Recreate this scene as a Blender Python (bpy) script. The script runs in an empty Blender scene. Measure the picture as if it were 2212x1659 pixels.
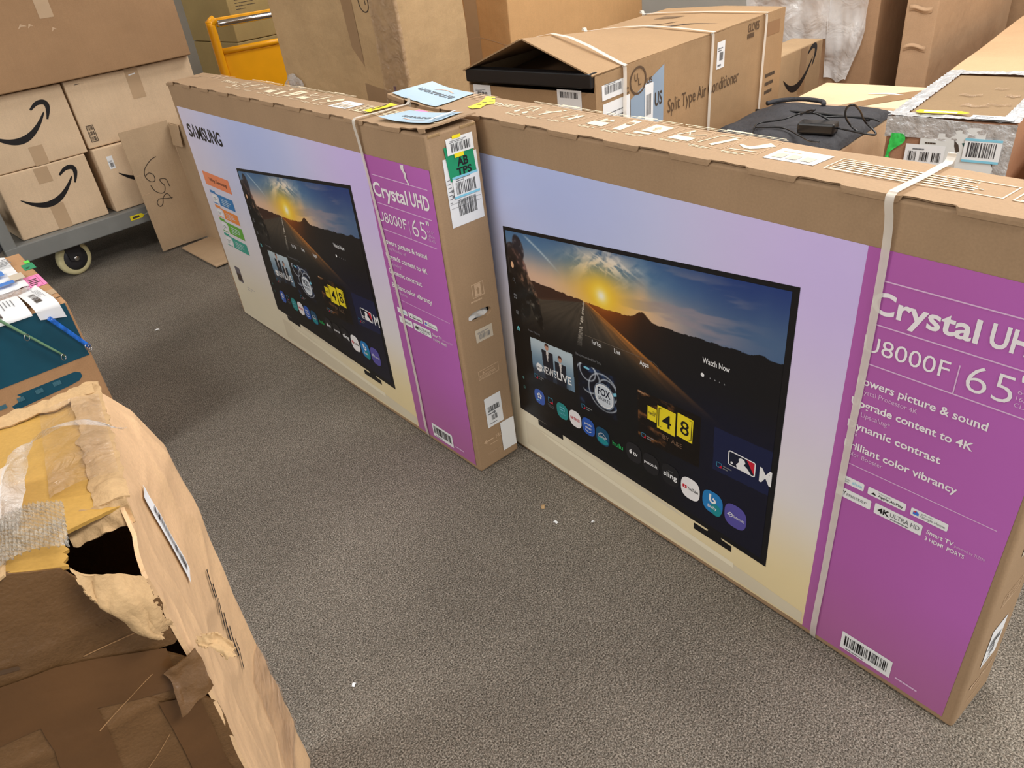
import bpy, bmesh, math, random
import numpy as np
from mathutils import Vector, Matrix, noise as mnoise

C = bpy.context.scene.collection
SC = bpy.context.scene
rnd = random.Random(7)

# ------------------------------------------------------------------ camera, world, lights, exposure
F_PX, PITCH, ROLL, CAM_H = 1599.79, 0.56624, -0.127078, 1.30933
cp, sp, cr, sr = math.cos(PITCH), math.sin(PITCH), math.cos(ROLL), math.sin(ROLL)
_r, _f, _u = Vector((1, 0, 0)), Vector((0, cp, -sp)), Vector((0, sp, cp))
RIGHT, UP, FWD = cr * _r + sr * _u, -sr * _r + cr * _u, _f
cam_d = bpy.data.cameras.new('camera')
cam_d.sensor_width = 36.0
cam_d.lens = F_PX / 2212 * 36.0
cam_d.clip_start = 0.02
cam = bpy.data.objects.new('camera', cam_d)
C.objects.link(cam)
mw = Matrix((RIGHT, UP, -FWD)).transposed().to_4x4()
mw.translation = (0, 0, CAM_H)
cam.matrix_world = mw
SC.camera = cam

SC.view_settings.view_transform = 'Standard'
SC.view_settings.look = 'None'
SC.view_settings.gamma = 1.0
SC.view_settings.use_curve_mapping = False
SC.view_settings.exposure = 0.85

W = bpy.data.worlds.new('world')
SC.world = W
W.use_nodes = True
W.node_tree.nodes['Background'].inputs[0].default_value = (1, 0.985, 0.96, 1)
W.node_tree.nodes['Background'].inputs[1].default_value = 0.49


def area(name, loc, sx, sy, power, col=(1, 0.975, 0.945), rz=0.0):
    l = bpy.data.lights.new(name, 'AREA')
    l.shape = 'RECTANGLE'
    l.size, l.size_y, l.energy, l.color = sx, sy, power, col
    o = bpy.data.objects.new(name, l)
    o.location = loc
    o.rotation_euler = (0, 0, rz)
    C.objects.link(o)
    return o


AZ = math.radians(43)
for i, (x, y, p) in enumerate([(1.1, 2.1, 24), (-2.3, 0.4, 29), (0.2, 4.3, 23), (2.9, 3.2, 21), (-2.4, 3.9, 9), (1.4, -0.3, 45)]):
    area('ceiling_lamp', (x, y, 2.68), 1.2, 0.6, p, rz=AZ)


def at(px, py, z):
    """point on the horizontal plane z that the photograph shows at that pixel"""
    d = RIGHT * ((px - 1106) / F_PX) + UP * (-(py - 829.5) / F_PX) + FWD
    t = (z - CAM_H) / d.z
    return Vector((0, 0, CAM_H)) + d * t


def D(az):
    return Vector((math.cos(math.radians(az)), math.sin(math.radians(az)), 0))


# ------------------------------------------------------------------ materials
def lin(c):
    return tuple(((v / 255) / 12.92 if v / 255 <= 0.04045 else ((v / 255 + 0.055) / 1.055) ** 2.4) for v in c)


def nd(nt, kind, **kw):
    n = nt.nodes.new(kind)
    for k, v in kw.items():
        if k in n.inputs:
            n.inputs[k].default_value = v
        else:
            setattr(n, k, v)
    return n


MATS = {}


def mat(name, rgb, rough=0.6, metal=0.0, vary=0.06, scale=6.0, bump=0.0, bscale=40.0, spec=0.4, alpha=1.0, coat=0.0, attr=None, stretch=None):
    """plain painted / printed / plastic surface with a little procedural variation"""
    if name in MATS:
        return MATS[name]
    m = bpy.data.materials.new(name)
    m.use_nodes = True
    nt = m.node_tree
    b = nt.nodes['Principled BSDF']
    b.inputs['Roughness'].default_value = rough
    b.inputs['Metallic'].default_value = metal
    b.inputs['Specular IOR Level'].default_value = spec
    b.inputs['Alpha'].default_value = alpha
    b.inputs['Coat Weight'].default_value = coat
    tc = nd(nt, 'ShaderNodeTexCoord')
    src = tc.outputs['Object']
    if stretch:
        mp = nd(nt, 'ShaderNodeMapping')
        mp.inputs['Scale'].default_value = stretch
        nt.links.new(src, mp.inputs[0])
        src = mp.outputs[0]
    nz = nd(nt, 'ShaderNodeTexNoise', Scale=scale, Detail=3.0)
    nt.links.new(src, nz.inputs['Vector'])
    if attr:
        base = nd(nt, 'ShaderNodeAttribute', attribute_name=attr).outputs['Color']
    else:
        rg = nd(nt, 'ShaderNodeRGB')
        rg.outputs[0].default_value = (*lin(rgb), 1)
        base = rg.outputs[0]
    mr = nd(nt, 'ShaderNodeMapRange')
    mr.inputs['From Min'].default_value = 0.3
    mr.inputs['From Max'].default_value = 0.7
    mr.inputs['To Min'].default_value = 1 - vary
    mr.inputs['To Max'].default_value = 1 + vary
    nt.links.new(nz.outputs['Fac'], mr.inputs['Value'])
    vm = nd(nt, 'ShaderNodeVectorMath', operation='SCALE')
    nt.links.new(base, vm.inputs[0])
    nt.links.new(mr.outputs[0], vm.inputs['Scale'])
    nt.links.new(vm.outputs[0], b.inputs['Base Color'])
    if bump:
        n2 = nd(nt, 'ShaderNodeTexNoise', Scale=bscale, Detail=4.0)
        nt.links.new(src, n2.inputs['Vector'])
        bp = nd(nt, 'ShaderNodeBump', Strength=bump, Distance=0.01)
        nt.links.new(n2.outputs['Fac'], bp.inputs['Height'])
        nt.links.new(bp.outputs[0], b.inputs['Normal'])
    MATS[name] = m
    return m


def cardboard(name, rgb, stain=0.10, dents=0.25, rough=0.72, gloss=0.25):
    """kraft corrugated board: blotches, fibre flecks, faint flutes, soft dents"""
    if name in MATS:
        return MATS[name]
    m = bpy.data.materials.new(name)
    m.use_nodes = True
    nt = m.node_tree
    L = nt.links.new
    b = nt.nodes['Principled BSDF']
    b.inputs['Roughness'].default_value = rough
    b.inputs['Specular IOR Level'].default_value = gloss
    tc = nd(nt, 'ShaderNodeTexCoord')
    obj = tc.outputs['Object']
    big = nd(nt, 'ShaderNodeTexNoise', Scale=3.5, Detail=5.0, Roughness=0.6)
    L(obj, big.inputs['Vector'])
    fib = nd(nt, 'ShaderNodeTexNoise', Scale=260.0, Detail=2.0)
    L(obj, fib.inputs['Vector'])
    mp = nd(nt, 'ShaderNodeMapping')
    mp.inputs['Scale'].default_value = (90, 90, 4)
    L(obj, mp.inputs[0])
    flu = nd(nt, 'ShaderNodeTexNoise', Scale=1.0, Detail=1.0)
    L(mp.outputs[0], flu.inputs['Vector'])
    a1 = nd(nt, 'ShaderNodeMapRange')
    a1.inputs['From Min'].default_value, a1.inputs['From Max'].default_value = 0.28, 0.72
    a1.inputs['To Min'].default_value, a1.inputs['To Max'].default_value = 1 - stain, 1 + stain
    L(big.outputs['Fac'], a1.inputs['Value'])
    a2 = nd(nt, 'ShaderNodeMapRange')
    a2.inputs['From Min'].default_value, a2.inputs['From Max'].default_value = 0.3, 0.7
    a2.inputs['To Min'].default_value, a2.inputs['To Max'].default_value = 0.95, 1.05
    L(fib.outputs['Fac'], a2.inputs['Value'])
    a3 = nd(nt, 'ShaderNodeMapRange')
    a3.inputs['From Min'].default_value, a3.inputs['From Max'].default_value = 0.3, 0.7
    a3.inputs['To Min'].default_value, a3.inputs['To Max'].default_value = 0.985, 1.015
    L(flu.outputs['Fac'], a3.inputs['Value'])
    p = nd(nt, 'ShaderNodeMath', operation='MULTIPLY')
    L(a1.outputs[0], p.inputs[0])
    L(a2.outputs[0], p.inputs[1])
    q = nd(nt, 'ShaderNodeMath', operation='MULTIPLY')
    L(p.outputs[0], q.inputs[0])
    L(a3.outputs[0], q.inputs[1])
    vm = nd(nt, 'ShaderNodeVectorMath', operation='SCALE')
    vm.inputs[0].default_value = lin(rgb)
    L(q.outputs[0], vm.inputs['Scale'])
    L(vm.outputs[0], b.inputs['Base Color'])
    dn = nd(nt, 'ShaderNodeTexNoise', Scale=9.0, Detail=3.0)
    L(obj, dn.inputs['Vector'])
    ad = nd(nt, 'ShaderNodeMath', operation='MULTIPLY_ADD')
    L(fib.outputs['Fac'], ad.inputs[0])
    ad.inputs[1].default_value = 0.05
    L(dn.outputs['Fac'], ad.inputs[2])
    bp = nd(nt, 'ShaderNodeBump', Strength=dents, Distance=0.02)
    L(ad.outputs[0], bp.inputs['Height'])
    L(bp.outputs[0], b.inputs['Normal'])
    MATS[name] = m
    return m


def clear_film(name, rgb, body=0.35, rough=0.15, bscale=14.0, bump=0.8):
    """crumpled clear plastic: mostly see-through, whitish body and sharp glints"""
    m = bpy.data.materials.new(name)
    m.use_nodes = True
    nt = m.node_tree
    L = nt.links.new
    b = nt.nodes['Principled BSDF']
    b.inputs['Base Color'].default_value = (*lin(rgb), 1)
    b.inputs['Roughness'].default_value = rough
    b.inputs['Specular IOR Level'].default_value = 0.8
    tc = nd(nt, 'ShaderNodeTexCoord')
    nz = nd(nt, 'ShaderNodeTexNoise', Scale=bscale, Detail=5.0, Distortion=1.2)
    L(tc.outputs['Object'], nz.inputs['Vector'])
    bp = nd(nt, 'ShaderNodeBump', Strength=bump, Distance=0.03)
    L(nz.outputs['Fac'], bp.inputs['Height'])
    L(bp.outputs[0], b.inputs['Normal'])
    n2 = nd(nt, 'ShaderNodeTexNoise', Scale=bscale * 0.6, Detail=3.0)
    L(tc.outputs['Object'], n2.inputs['Vector'])
    mr = nd(nt, 'ShaderNodeMapRange')
    mr.inputs['From Min'].default_value, mr.inputs['From Max'].default_value = 0.35, 0.65
    mr.inputs['To Min'].default_value, mr.inputs['To Max'].default_value = body * 0.6, min(1, body * 1.5)
    L(n2.outputs['Fac'], mr.inputs['Value'])
    L(mr.outputs[0], b.inputs['Alpha'])
    return m


def carpet():
    m = bpy.data.materials.new('carpet')
    m.use_nodes = True
    nt = m.node_tree
    L = nt.links.new
    b = nt.nodes['Principled BSDF']
    b.inputs['Roughness'].default_value = 0.95
    b.inputs['Specular IOR Level'].default_value = 0.1
    tc = nd(nt, 'ShaderNodeTexCoord')
    o = tc.outputs['Object']
    fine = nd(nt, 'ShaderNodeTexNoise', Scale=290.0, Detail=3.0, Roughness=0.75)
    mid = nd(nt, 'ShaderNodeTexNoise', Scale=55.0, Detail=3.0)
    big = nd(nt, 'ShaderNodeTexNoise', Scale=1.7, Detail=4.0)
    hue = nd(nt, 'ShaderNodeTexNoise', Scale=140.0, Detail=1.0)
    for n in (fine, mid, big, hue):
        L(o, n.inputs['Vector'])
    cr_ = nd(nt, 'ShaderNodeValToRGB')
    e = cr_.color_ramp.elements
    e[0].position, e[0].color = 0.34, (*lin((58, 54, 48)), 1)
    e[1].position, e[1].color = 0.68, (*lin((204, 195, 183)), 1)
    x = cr_.color_ramp.elements.new(0.5)
    x.color = (*lin((130, 122, 112)), 1)
    L(fine.outputs['Fac'], cr_.inputs['Fac'])
    hm = nd(nt, 'ShaderNodeMix', data_type='RGBA')
    hm.inputs['A'].default_value = (1.05, 0.98, 0.93, 1)
    hm.inputs['B'].default_value = (0.95, 1.01, 1.02, 1)
    L(hue.outputs['Fac'], hm.inputs['Factor'])
    mul = nd(nt, 'ShaderNodeMix', data_type='RGBA', blend_type='MULTIPLY')
    mul.inputs['Factor'].default_value = 1.0
    L(cr_.outputs[0], mul.inputs['A'])
    L(hm.outputs['Result'], mul.inputs['B'])
    mr = nd(nt, 'ShaderNodeMapRange')
    mr.inputs['From Min'].default_value, mr.inputs['From Max'].default_value = 0.3, 0.7
    mr.inputs['To Min'].default_value, mr.inputs['To Max'].default_value = 0.74, 1.16
    L(big.outputs['Fac'], mr.inputs['Value'])
    m2 = nd(nt, 'ShaderNodeMapRange')
    m2.inputs['From Min'].default_value, m2.inputs['From Max'].default_value = 0.3, 0.7
    m2.inputs['To Min'].default_value, m2.inputs['To Max'].default_value = 0.88, 1.12
    L(mid.outputs['Fac'], m2.inputs['Value'])
    p = nd(nt, 'ShaderNodeMath', operation='MULTIPLY')
    L(mr.outputs[0], p.inputs[0])
    L(m2.outputs[0], p.inputs[1])
    vm = nd(nt, 'ShaderNodeVectorMath', operation='SCALE')
    L(mul.outputs['Result'], vm.inputs[0])
    L(p.outputs[0], vm.inputs['Scale'])
    L(vm.outputs[0], b.inputs['Base Color'])
    bp = nd(nt, 'ShaderNodeBump', Strength=0.9, Distance=0.006)
    L(fine.outputs['Fac'], bp.inputs['Height'])
    L(bp.outputs[0], b.inputs['Normal'])
    return m


KRAFT = cardboard('kraft_board', (220, 194, 162))
KRAFT_TV = cardboard('kraft_board_television', (166, 138, 108), stain=0.06, dents=0.12)
KRAFT_WARM = cardboard('kraft_board_warm', (206, 167, 118), stain=0.08)
KRAFT_DARK = cardboard('kraft_board_dark', (168, 135, 103), stain=0.14)
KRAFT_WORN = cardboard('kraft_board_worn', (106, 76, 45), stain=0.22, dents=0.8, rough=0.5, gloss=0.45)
KRAFT_OLIVE = cardboard('kraft_board_olive', (168, 146, 97), stain=0.08)
KRAFT_TORN = cardboard('torn_board_core', (190, 158, 116), stain=0.3, dents=1.0)
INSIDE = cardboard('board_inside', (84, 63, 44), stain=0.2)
TAPE = mat('packing_tape', (194, 166, 134), rough=0.28, vary=0.05, spec=0.6, bump=0.08, bscale=30)
TAPE_DARK = mat('packing_tape_dark', (158, 128, 96), rough=0.3, vary=0.05, spec=0.6)
WHITE = mat('label_paper', (238, 240, 242), rough=0.55, vary=0.02)
GREYP = mat('recycled_label_paper', (205, 192, 172), rough=0.7, vary=0.04)
BARINK = mat('barcode_ink', (66, 66, 70), rough=0.5, vary=0.02)
INK = mat('black_ink', (26, 24, 26), rough=0.5, vary=0.02)
INKSOFT = mat('faded_ink', (74, 62, 52), rough=0.6, vary=0.1, scale=40)
GREYINK = mat('grey_ink', (120, 122, 126), rough=0.6, vary=0.05)
CREAM = mat('cream_print', (238, 222, 192), rough=0.7, vary=0.06, scale=60)
CREAM_DIM = mat('cream_print_dim', (206, 176, 144), rough=0.7, vary=0.08, scale=60)
PWHITE = mat('white_print', (244, 240, 244), rough=0.4, vary=0.02)
PPINK = mat('pale_violet_print', (226, 190, 226), rough=0.4, vary=0.02)
LABELBLUE = mat('cyan_label_edge', (134, 206, 232), rough=0.5, vary=0.03)
GREEN = mat('green_sticker', (34, 150, 104), rough=0.4, vary=0.05)
GREENB = mat('bright_green_sticker', (62, 206, 92), rough=0.4, vary=0.08, scale=30)
YELLOW_ST = mat('yellow_sticker', (244, 226, 40), rough=0.45, vary=0.05)
PINK_ST = mat('pink_sticker', (248, 140, 196), rough=0.5, vary=0.04)
AMZBLUE = mat('pale_blue_label', (168, 196, 216), rough=0.45, vary=0.05)
SLATEBLUE = mat('slate_blue_label', (146, 166, 188), rough=.45, vary=.05)
AMZORANGE = mat('pale_orange_print', (226, 176, 150), rough=0.5)
STRAP = mat('white_strapping', (232, 226, 216), rough=0.35, vary=0.04, scale=30, spec=0.5, alpha=0.74)
STRAP_CLEAR = mat('milky_strapping', (214, 196, 206), rough=0.3, vary=0.12, scale=14, spec=0.6, alpha=0.62)
BLACKP = mat('black_print', (18, 19, 24), rough=0.35, vary=0.05)
GREYMETAL = mat('grey_painted_metal', (128, 130, 128), rough=0.45, vary=0.08, scale=9, bump=0.05)
DARKMETAL = mat('dark_metal', (60, 60, 64), rough=0.45, metal=0.4, vary=0.1)
CHROME = mat('chrome', (205, 205, 205), rough=0.14, metal=1.0, vary=0.03)
YELLOWM = mat('yellow_painted_metal', (246, 172, 10), rough=0.38, vary=0.06, scale=8, spec=0.5)
RUBBER = mat('cream_rubber', (214, 206, 160), rough=0.6, vary=0.08, scale=30)
BLACKPL = mat('black_plastic', (24, 25, 28), rough=0.35, vary=0.08, spec=0.5)
BLACKFAB = mat('black_fabric', (52, 52, 56), rough=0.7, vary=0.2, scale=22, bump=0.5, bscale=60)
FOIL = mat('silver_foil_tape', (206, 208, 210), rough=0.32, metal=0.45, vary=0.14, scale=24, bump=0.7, bscale=50)
TEAL = mat('teal_print', (24, 80, 100), rough=0.32, vary=0.16, scale=7, spec=0.5)
FILM = clear_film('stretch_film', (230, 230, 230), body=0.62, bump=0.5, bscale=9.0)
FILM2 = clear_film('loose_film', (226, 226, 228), body=0.42, bscale=30)
GLOSSFILM = clear_film('wrap_over_board', (196, 166, 138), body=0.28, bscale=26, bump=1.0)
BUBBLE = clear_film('bubble_wrap', (226, 220, 208), body=0.4, bscale=70, bump=1.0)


# ------------------------------------------------------------------ object helpers
def tag(o, label=None, cat=None, group=None, kind=None):
    for k, v in (('label', label), ('category', cat), ('group', group), ('kind', kind)):
        if v:
            o[k] = v
    return o


def empty(name, loc=(0, 0, 0), rz=0.0):
    o = bpy.data.objects.new(name, None)
    o.empty_display_size = 0.1
    o.location = loc
    o.rotation_euler = (0, 0, rz)
    C.objects.link(o)
    return o


def link_mesh(name, me, parent=None, loc=None, rz=None):
    o = bpy.data.objects.new(name, me)
    C.objects.link(o)
    if parent:
        o.parent = parent
    if loc is not None:
        o.location = loc
    if rz is not None:
        o.rotation_euler = (0, 0, rz)
    return o


def copy_tree(o, parent=None, skip=()):
    c = o.copy()
    C.objects.link(c)
    if parent:
        c.parent = parent
    for ch in o.children:
        if not any(ch.name.startswith(s) for s in skip):
            copy_tree(ch, c, skip)
    return c


class MB:
    """collects shapes into one mesh"""

    def __init__(s):
        s.v, s.f, s.m, s.mats, s.sm = [], [], [], [], []

    def mi(s, m):
        if m not in s.mats:
            s.mats.append(m)
        return s.mats.index(m)

    def add(s, vs, fs, m, smooth=False):
        b, i = len(s.v), s.mi(m)
        s.v += [tuple(v) for v in vs]
        for f in fs:
            s.f.append(tuple(b + k for k in f))
            s.m.append(i)
            s.sm.append(smooth)

    def box(s, lo, hi, m, mx=None):
        (x0, y0, z0), (x1, y1, z1) = lo, hi
        vs = [Vector(p) for p in ((x0, y0, z0), (x1, y0, z0), (x1, y1, z0), (x0, y1, z0), (x0, y0, z1), (x1, y0, z1), (x1, y1, z1), (x0, y1, z1))]
        if mx:
            vs = [mx @ v for v in vs]
        s.add(vs, [(0, 3, 2, 1), (4, 5, 6, 7), (0, 1, 5, 4), (1, 2, 6, 5), (2, 3, 7, 6), (3, 0, 4, 7)], m)

    def tube(s, pts, r, m, n=10, closed=False, sub=0):
        pts = [Vector(p) for p in pts]
        if sub:
            pts = spline(pts, sub)
        vs, fs = [], []
        up = Vector((0, 0, 1))
        for i, p in enumerate(pts):
            t = (pts[min(i + 1, len(pts) - 1)] - pts[max(i - 1, 0)]).normalized()
            if i == 0:
                a = t.cross(up) if abs(t.z) < 0.95 else t.cross(Vector((1, 0, 0)))
            else:
                a = a - t * a.dot(t)
            a.normalize()
            b = t.cross(a)
            rr = r(i / (len(pts) - 1)) if callable(r) else r
            for k in range(n):
                g = 2 * math.pi * k / n
                vs.append(p + rr * (math.cos(g) * a + math.sin(g) * b))
        for i in range(len(pts) - 1):
            for k in range(n):
                fs.append((i * n + k, i * n + (k + 1) % n, (i + 1) * n + (k + 1) % n, (i + 1) * n + k))
        fs.append(tuple(range(n))[::-1])
        fs.append(tuple((len(pts) - 1) * n + k for k in range(n)))
        s.add(vs, fs, m, True)

    def lathe(s, prof, m, mx, n=32):
        """profile (radius, height) turned about local z"""
        vs, fs = [], []
        for r, z in prof:
            for k in range(n):
                g = 2 * math.pi * k / n
                vs.append(mx @ Vector((r * math.cos(g), r * math.sin(g), z)))
        for i in range(len(prof) - 1):
            for k in range(n):
                fs.append((i * n + k, i * n + (k + 1) % n, (i + 1) * n + (k + 1) % n, (i + 1) * n + k))
        fs.append(tuple(range(n))[::-1])
        fs.append(tuple((len(prof) - 1) * n + k for k in range(n)))
        s.add(vs, fs, m, True)

    def grid(s, fn, nu, nv, m, thick=0.0, smooth=True, keep=None):
        """sheet fn(a, b) with a, b in 0..1"""
        vs = [Vector(fn(i / nu, j / nv)) for j in range(nv + 1) for i in range(nu + 1)]
        fs = [(j * (nu + 1) + i, j * (nu + 1) + i + 1, (j + 1) * (nu + 1) + i + 1, (j + 1) * (nu + 1) + i)
              for j in range(nv) for i in range(nu) if keep is None or keep((i + .5) / nu, (j + .5) / nv)]
        s.add(vs, fs, m, smooth)

    def mesh(s, name):
        me = bpy.data.meshes.new(name)
        me.from_pydata(s.v, [], s.f)
        for m in s.mats:
            me.materials.append(m)
        me.polygons.foreach_set('material_index', s.m)
        me.polygons.foreach_set('use_smooth', s.sm)
        me.update()
        return me

    def build(s, name, parent=None, loc=None, rz=None, bevel=0.0, solid=0.0):
        o = link_mesh(name, s.mesh(name), parent, loc, rz)
        if solid:
            q = o.modifiers.new('solid', 'SOLIDIFY')
            q.thickness = solid
            q.offset = -1
            q = o.modifiers.new('crisp', 'EDGE_SPLIT')
            q.split_angle = math.radians(50)
        if bevel:
            q = o.modifiers.new('bevel', 'BEVEL')
            q.width, q.segments, q.limit_method = bevel, 2, 'ANGLE'
        return o


def spline(pts, sub):
    out = []
    n = len(pts)
    for i in range(n - 1):
        p0, p1, p2, p3 = pts[max(i - 1, 0)], pts[i], pts[i + 1], pts[min(i + 2, n - 1)]
        for k in range(sub):
            t = k / sub
            out.append(0.5 * ((2 * p1) + (p2 - p0) * t + (2 * p0 - 5 * p1 + 4 * p2 - p3) * t * t + (3 * p1 - p0 - 3 * p2 + p3) * t ** 3))
    out.append(pts[-1])
    return out


TEXTS = {}


def text_shape(s, weight):
    k = (s, weight)
    if k in TEXTS:
        return TEXTS[k]
    c = bpy.data.curves.new('t', 'FONT')
    c.body = s
    c.size = 1.0
    c.offset = weight
    c.resolution_u = 3
    o = bpy.data.objects.new('t', c)
    C.objects.link(o)
    me = bpy.data.meshes.new_from_object(o)
    v = np.empty(len(me.vertices) * 3)
    me.vertices.foreach_get('co', v)
    v = v.reshape(-1, 3)[:, :2].copy()
    f = [tuple(p.vertices) for p in me.polygons]
    bpy.data.objects.remove(o)
    bpy.data.curves.remove(c)
    bpy.data.meshes.remove(me)
    TEXTS[k] = (v, f)
    return TEXTS[k]


CAP = None


class Print:
    """flat printed / stuck shapes on a plane: o + x*ux + y*uy, lifted by off along n"""

    def __init__(s, o, ux, uy, n, warp=None):
        s.o, s.ux, s.uy, s.n, s.warp = Vector(o), Vector(ux), Vector(uy), Vector(n), warp
        s.mb = MB()

    def fresh(s):
        return Print(s.o, s.ux, s.uy, s.n, s.warp)

    def P(s, x, y, off):
        p = s.o + s.ux * x + s.uy * y
        if s.warp:
            p = s.warp(p)
        return p + s.n * off

    def poly(s, pts, m, off=0.0008):
        s.mb.add([s.P(x, y, off) for x, y in pts], [tuple(range(len(pts)))], m)
        return s

    def rect(s, x, y, w, h, m, off=0.0008, rot=0.0):
        c, q = math.cos(rot), math.sin(rot)
        return s.poly([(x + a * c - b * q, y + a * q + b * c) for a, b in ((0, 0), (w, 0), (w, h), (0, h))], m, off)

    def rrect(s, x, y, w, h, r, m, off=0.0008, n=5):
        pts = []
        for cx, cy, a0 in ((x + w - r, y + r, -90), (x + w - r, y + h - r, 0), (x + r, y + h - r, 90), (x + r, y + r, 180)):
            for k in range(n + 1):
                a = math.radians(a0 + 90 * k / n)
                pts.append((cx + r * math.cos(a), cy + r * math.sin(a)))
        return s.poly(pts, m, off)

    def line(s, p, q, w, m, off=0.0008):
        dx, dy = q[0] - p[0], q[1] - p[1]
        l = math.hypot(dx, dy) or 1
        nx, ny = -dy / l * w / 2, dx / l * w / 2
        return s.poly([(p[0] - nx, p[1] - ny), (q[0] - nx, q[1] - ny), (q[0] + nx, q[1] + ny), (p[0] + nx, p[1] + ny)], m, off)

    def path(s, pts, w, m, off=0.0008, sub=0):
        if sub:
            pts = [(p.x, p.y) for p in spline([Vector((a, b, 0)) for a, b in pts], sub)]
        L, R = [], []
        for i, p in enumerate(pts):
            a, b = pts[max(i - 1, 0)], pts[min(i + 1, len(pts) - 1)]
            dx, dy = b[0] - a[0], b[1] - a[1]
            l = math.hypot(dx, dy) or 1
            ww = (w(i / (len(pts) - 1)) if callable(w) else w) / 2
            L.append((p[0] - dy / l * ww, p[1] + dx / l * ww))
            R.append((p[0] + dy / l * ww, p[1] - dx / l * ww))
        for i in range(len(pts) - 1):
            s.poly([R[i], R[i + 1], L[i + 1], L[i]], m, off)
        return s

    def ell(s, cx, cy, rx, ry, m, off=0.0008, n=28, e=2.0):
        pts = []
        for k in range(n):
            g = 2 * math.pi * k / n
            c, q = math.cos(g), math.sin(g)
            pts.append((cx + rx * math.copysign(abs(c) ** (2 / e), c), cy + ry * math.copysign(abs(q) ** (2 / e), q)))
        return s.poly(pts, m, off)

    def frame(s, x, y, w, h, t, m, off=0.0008):
        s.rect(x, y, w, t, m, off).rect(x, y + h - t, w, t, m, off)
        return s.rect(x, y + t, t, h - 2 * t, m, off).rect(x + w - t, y + t, t, h - 2 * t, m, off)

    def text(s, t, x, y, h, m, off=0.0012, x1=None, rot=0.0, weight=0.0, slant=0.0, flip=False):
        """baseline start (x, y), cap height h; x1 stretches it to end there"""
        global CAP
        if CAP is None:
            CAP = text_shape('H', 0.0)[0][:, 1].max()
        v, f = text_shape(t, weight)
        k = h / CAP
        lo, hi = v[:, 0].min(), v[:, 0].max()
        kx = k if x1 is None else math.hypot(x1 - x, 0) / (hi - lo)
        c, q = math.cos(rot), math.sin(rot)
        if flip:
            c, q = -c, -q
        pts = [s.P(x + ((a - lo) * kx + slant * b * k) * c - b * k * q, y + ((a - lo) * kx + slant * b * k) * q + b * k * c, off) for a, b in v]
        s.mb.add(pts, f, m)
        return s

    def bars(s, x, y, w, h, m=None, off=0.0012, n=30, seed=1):
        r = random.Random(seed)
        ws = [r.choice((1, 1, 2, 2, 3)) for _ in range(2 * n)]
        k = w / sum(ws)
        p = x
        for i, a in enumerate(ws):
            if i % 2 == 0:
                s.rect(p, y, a * k, h, m or INK, off)
            p += a * k
        return s

    def lines(s, x, y, w, h, n, m, off=0.0012, seed=1, t=0.45):
        """rows of small print too fine to read"""
        r = random.Random(seed)
        for i in range(n):
            yy = y + h * (n - 1 - i) / n
            p = x
            end = x + w * (r.uniform(0.75, 1.0) if i < n - 1 else r.uniform(0.4, 0.7))
            while p < end:
                a = min(end - p, w * r.uniform(0.06, 0.16))
                s.rect(p, yy, a * 0.9, h / n * t, m, off)
                p += a
        return s

    def build(s, name, parent, label=None):
        o = s.mb.build(name, parent)
        if label:
            o['label'] = label
        return o


SMILE_LO, SMILE_UP = [], []
for _k in range(25):
    _x = 0.92 * _k / 24
    _y = -0.30 * (1 - ((_x - .46) / .46) ** 2) + 0.16 * _x
    SMILE_LO.append((_x, _y))
    SMILE_UP.append((_x, _y + 0.012 + 0.085 * math.sin(math.pi * _k / 24) ** 0.7 + 0.02 * _x))


def smile(p, x, y, w, m, flip=False):
    """the arrow-smile mark, w wide, its left tip at (x, y)"""
    g = (lambda a, b: (x + a * w, y + b * w)) if not flip else (lambda a, b: (x - a * w, y - b * w))
    for i in range(24):
        p.poly([g(*SMILE_LO[i]), g(*SMILE_LO[i + 1]), g(*SMILE_UP[i + 1]), g(*SMILE_UP[i])], m)
    p.path([g(a, b) for a, b in ((.74, .24), (.86, .315), (.97, .32), (1.01, .26), (.985, .16), (.93, .05))],
           lambda t: w * (0.03 + 0.05 * math.sin(math.pi * min(1, t * 1.05))), m, sub=5)
    return p


def warp_fn(amp, freq, seed):
    off = Vector((seed * 3.1, seed * 1.7, seed * 5.3))

    def fn(p):
        p = Vector(p)
        return p + amp * mnoise.noise_vector(p * freq + off)
    return fn


def carton(name, P, yaw, w, d, h, m, z0=0.0, amp=0.003, freq=3.0, seed=0, bevel=0.006, n=8, top_only=False):
    """closed corrugated carton; local x to the right along yaw, y into the depth, z up, origin at the near left base corner"""
    bm = bmesh.new()
    bmesh.ops.create_cube(bm, size=1.0)
    for v in bm.verts:
        v.co = Vector(((v.co.x + .5) * w, (v.co.y + .5) * d, (v.co.z + .5) * h))
    bmesh.ops.bevel(bm, geom=bm.edges[:], offset=bevel, segments=2, affect='EDGES', profile=0.6)
    bmesh.ops.subdivide_edges(bm, edges=[e for e in bm.edges if e.calc_length() > 0.09], cuts=n, use_grid_fill=True)
    wf = warp_fn(amp, freq, seed)
    for v in bm.verts:
        z = v.co.z
        v.co = wf(v.co)
        if z < bevel * 1.01:
            v.co.z = z
    me = bpy.data.meshes.new(name)
    bm.to_mesh(me)
    bm.free()
    for p in me.polygons:
        p.use_smooth = True
    me.materials.append(m)
    o = link_mesh(name, me, None, (P[0], P[1], z0), math.radians(yaw))
    e = o.modifiers.new('wn', 'WEIGHTED_NORMAL')
    e.keep_sharp = False
    faces = dict(front=Print((0, 0, 0), (1, 0, 0), (0, 0, 1), (0, -1, 0), wf), right=Print((w, 0, 0), (0, 1, 0), (0, 0, 1), (1, 0, 0), wf),
                 left=Print((0, d, 0), (0, -1, 0), (0, 0, 1), (-1, 0, 0), wf), top=Print((0, 0, h), (1, 0, 0), (0, 1, 0), (0, 0, 1), wf))
    return o, faces


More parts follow.
